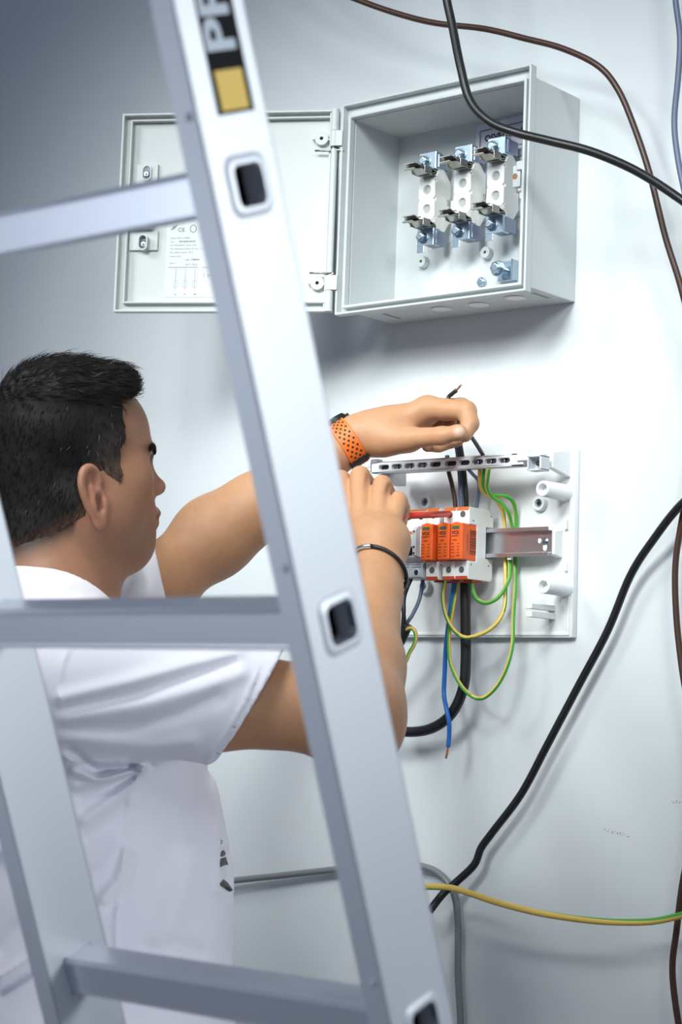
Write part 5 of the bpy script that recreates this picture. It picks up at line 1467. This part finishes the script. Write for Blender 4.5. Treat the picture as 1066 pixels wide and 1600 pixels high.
for s, f0 in ((1, fl_[0]), (-1, fl_[1])):
    sf = Field(); b0 = np.array([f0[0], f0[1], .045]); fw_ = np.array([tf[0], tf[1], 0])
    sf.rc(b0 - fw_ * .05, b0 + fw_ * .13, .044, .040, .02); sf.rc(b0, b0 + [0, 0, .05], .050, .054, .03)
    ms, _, _ = mesh_field(lambda p, c=None, r=None, m=.05: np.maximum(np.maximum(sf(p, c, r, m), .0015 - p[:, 2]), p[:, 2] - .10), b0 - [.22, .22, .06], b0 + [.22, .22, .1], .008, 'shoe', relax(1))
    ms.materials.append(M_BLACK); o = bpy.data.objects.new('shoe', ms); COL.objects.link(o); o.parent = person

# ------------------------------------------------------------------ things worn and held
def skin_radius(c, d, rmax=.07):
    """distance from c along d to the skin"""
    t = np.linspace(.012, rmax, 240); v = body(c + t[:, None] * d); k = np.argmax(v > 0); return t[k]
def ring_frame(c, ax, up):
    ax = ax / np.linalg.norm(ax); u = up - ax * (up @ ax); u /= np.linalg.norm(u); return ax, u, np.cross(ax, u)
# wrist watch on the far arm
ad2 = aty(600, 672, -.180) - EL_L; ad2 /= np.linalg.norm(ad2)
WC = aty(541, 692, -.204)
ax_, u_, v_ = ring_frame(WC, ad2, np.array([-.10, -.12, 1.0]))
NA = 72
radii = np.array([skin_radius(WC, u_ * math.cos(a) + v_ * math.sin(a)) for a in np.linspace(0, 2 * math.pi, NA, endpoint=False)])
for _ in range(3): radii = (np.roll(radii, 1) + radii * 2 + np.roll(radii, -1)) / 4
def wp(a, r, s):
    R_ = np.interp(a % (2 * math.pi), np.linspace(0, 2 * math.pi, NA + 1), np.append(radii, radii[0])) + r
    return WC + (u_ * math.cos(a) + v_ * math.sin(a)) * R_ + ax_ * s
watch = empty('wrist_watch', tuple(WC)); tag(watch, 'sports watch with a perforated orange strap on the raised far wrist', 'watch')
iw = -np.array(watch.location)
def band(parent, name, m_, a0, a1, r0, r1, s0, s1, n=48):
    mm = MB(); A_ = np.linspace(a0, a1, n)
    mm.rings([[wp(a, r0, s0) + iw, wp(a, r1, s0 + .001) + iw, wp(a, r1, s1 - .001) + iw, wp(a, r0, s1) + iw] for a in A_])
    return mm.build(name, m_, parent, auto=40)
M_STRAP = mat('orange_strap_rubber', (.88, .17, .015), .5)
strap = band(watch, 'strap', M_STRAP, .30, 2 * math.pi - .30, .0004, .0042, -.0135, .0135, 90)
sg = 1 if (v_ @ (CAM - WC)) > 0 else -1
for i in range(16):
    a = sg * (.62 + .125 * i)
    for j, s0 in enumerate((-.0080, 0, .0080) if i % 2 == 0 else (-.0040, .0040)):
        p = wp(a, .0038, s0) + iw; n_ = u_ * math.cos(a) + v_ * math.sin(a)
        MB().cyl(p, p + n_ * .0007, .0017, n=10).build('strap_hole', M_DARK, strap)  # dark discs on the strap stand for the shade in its perforations
band(watch, 'strap_keeper', M_BLACK, sg * 2.36, sg * 2.66, .0002, .0062, -.0150, .0150, 8)
ca = .10 * sg
mm = MB(); F_ = np.stack([ax_, v_, u_], 1)
for (r0, rr, h0, h1) in [(0, .0205, -.001, .0075), (0, .0190, .0070, .0098)]:
    R = skin_radius(WC, u_) ; mm.cyl(WC + u_ * (R + h0) + iw, WC + u_ * (R + h1) + iw, rr, rr * .96, 28)
mm.box(WC + u_ * (skin_radius(WC, u_) + .003) + ax_ * .0215 + iw, (.006, .010, .006), .001, rot=Matrix(F_.tolist()))
mm.build('watch_case', M_BLACK, watch, auto=40)
R = skin_radius(WC, u_); MB().cyl(WC + u_ * (R + .0098) + iw, WC + u_ * (R + .0101) + iw, .0165, n=28).build('dial_glass', mat('dark_glass', (.02, .022, .03), .08), watch)
# bracelet on the near wrist
BC = aty(595, 893, -.357)
adr = WR_R - EL_R; adr /= np.linalg.norm(adr)
ax_b = adr + RGT * .30; ax_b, u_b, v_b = ring_frame(BC, ax_b, CAM - BC)
bang = np.linspace(0, 2 * math.pi, 48, endpoint=False)
brd = np.array([skin_radius(BC, u_b * math.cos(a) + v_b * math.sin(a)) for a in bang])
for _ in range(6): brd = (np.roll(brd, 1) + brd * 2 + np.roll(brd, -1)) / 4
bp_ = [BC + (u_b * math.cos(a) + v_b * math.sin(a)) * (r + .0030) for a, r in zip(bang, brd)]
brace = empty('bracelet', tuple(BC)); tag(brace, 'thin black cord bracelet with a silver clasp on the near wrist', 'bracelet')
ib = -np.array(BC)
pxb = np.array([proj(p) for p in bp_]); fr = np.array([(p - BC) @ (CAM - BC) > 0 for p in bp_])
kc = min([i for i in range(48) if fr[i]], key=lambda i: abs(pxb[i][0] - 569))
mm = MB(); cl_ = [bp_[(kc + 2 + i) % 48] + ib for i in range(0, 46)]
mm.tube(cl_, .0026, n=8, smooth_path=False); mm.build('cord', M_BLACK, brace)
mm = MB(); mm.tube([bp_[(kc + i) % 48] + ib for i in (-3, -2, -1, 0, 1, 2)], .0031, n=10, smooth_path=False); mm.build('silver_clasp', mat('silver', (.80, .80, .80), .2, 1.0), brace)
# screwdriver, pushed into a terminal of the middle module
tip = aty(703, 803, -.0848); sh0 = aty(633, 806, -.228)
dd = sh0 - tip; Ls = np.linalg.norm(dd); dd /= Ls
sd = empty('screwdriver', tuple(tip)); tag(sd, 'red insulated screwdriver held in the near fist, its tip in the module', 'screwdriver')
M_RED = mat('red_insulation', (.62, .035, .018), .35)
mm = MB(); mm.tube([dd * .002, dd * (Ls + .01)], .0046, n=16, smooth_path=False); mm.build('shaft', M_RED, sd)
mm = MB(); mm.cyl(dd * -.003, dd * .003, .0030, n=12); mm.build('blade', M_STEEL, sd)
mm = MB(); mm.lathe([(.0060, Ls - .004), (.0085, Ls + .004), (.0085, Ls + .020), (.0075, Ls + .035), (.0085, Ls + .055), (.0085, Ls + .085), (.0070, Ls + .092), (.002, Ls + .094)], (0, 0, 0), dd, 20); mm.build('handle', M_RED, sd, auto=50)
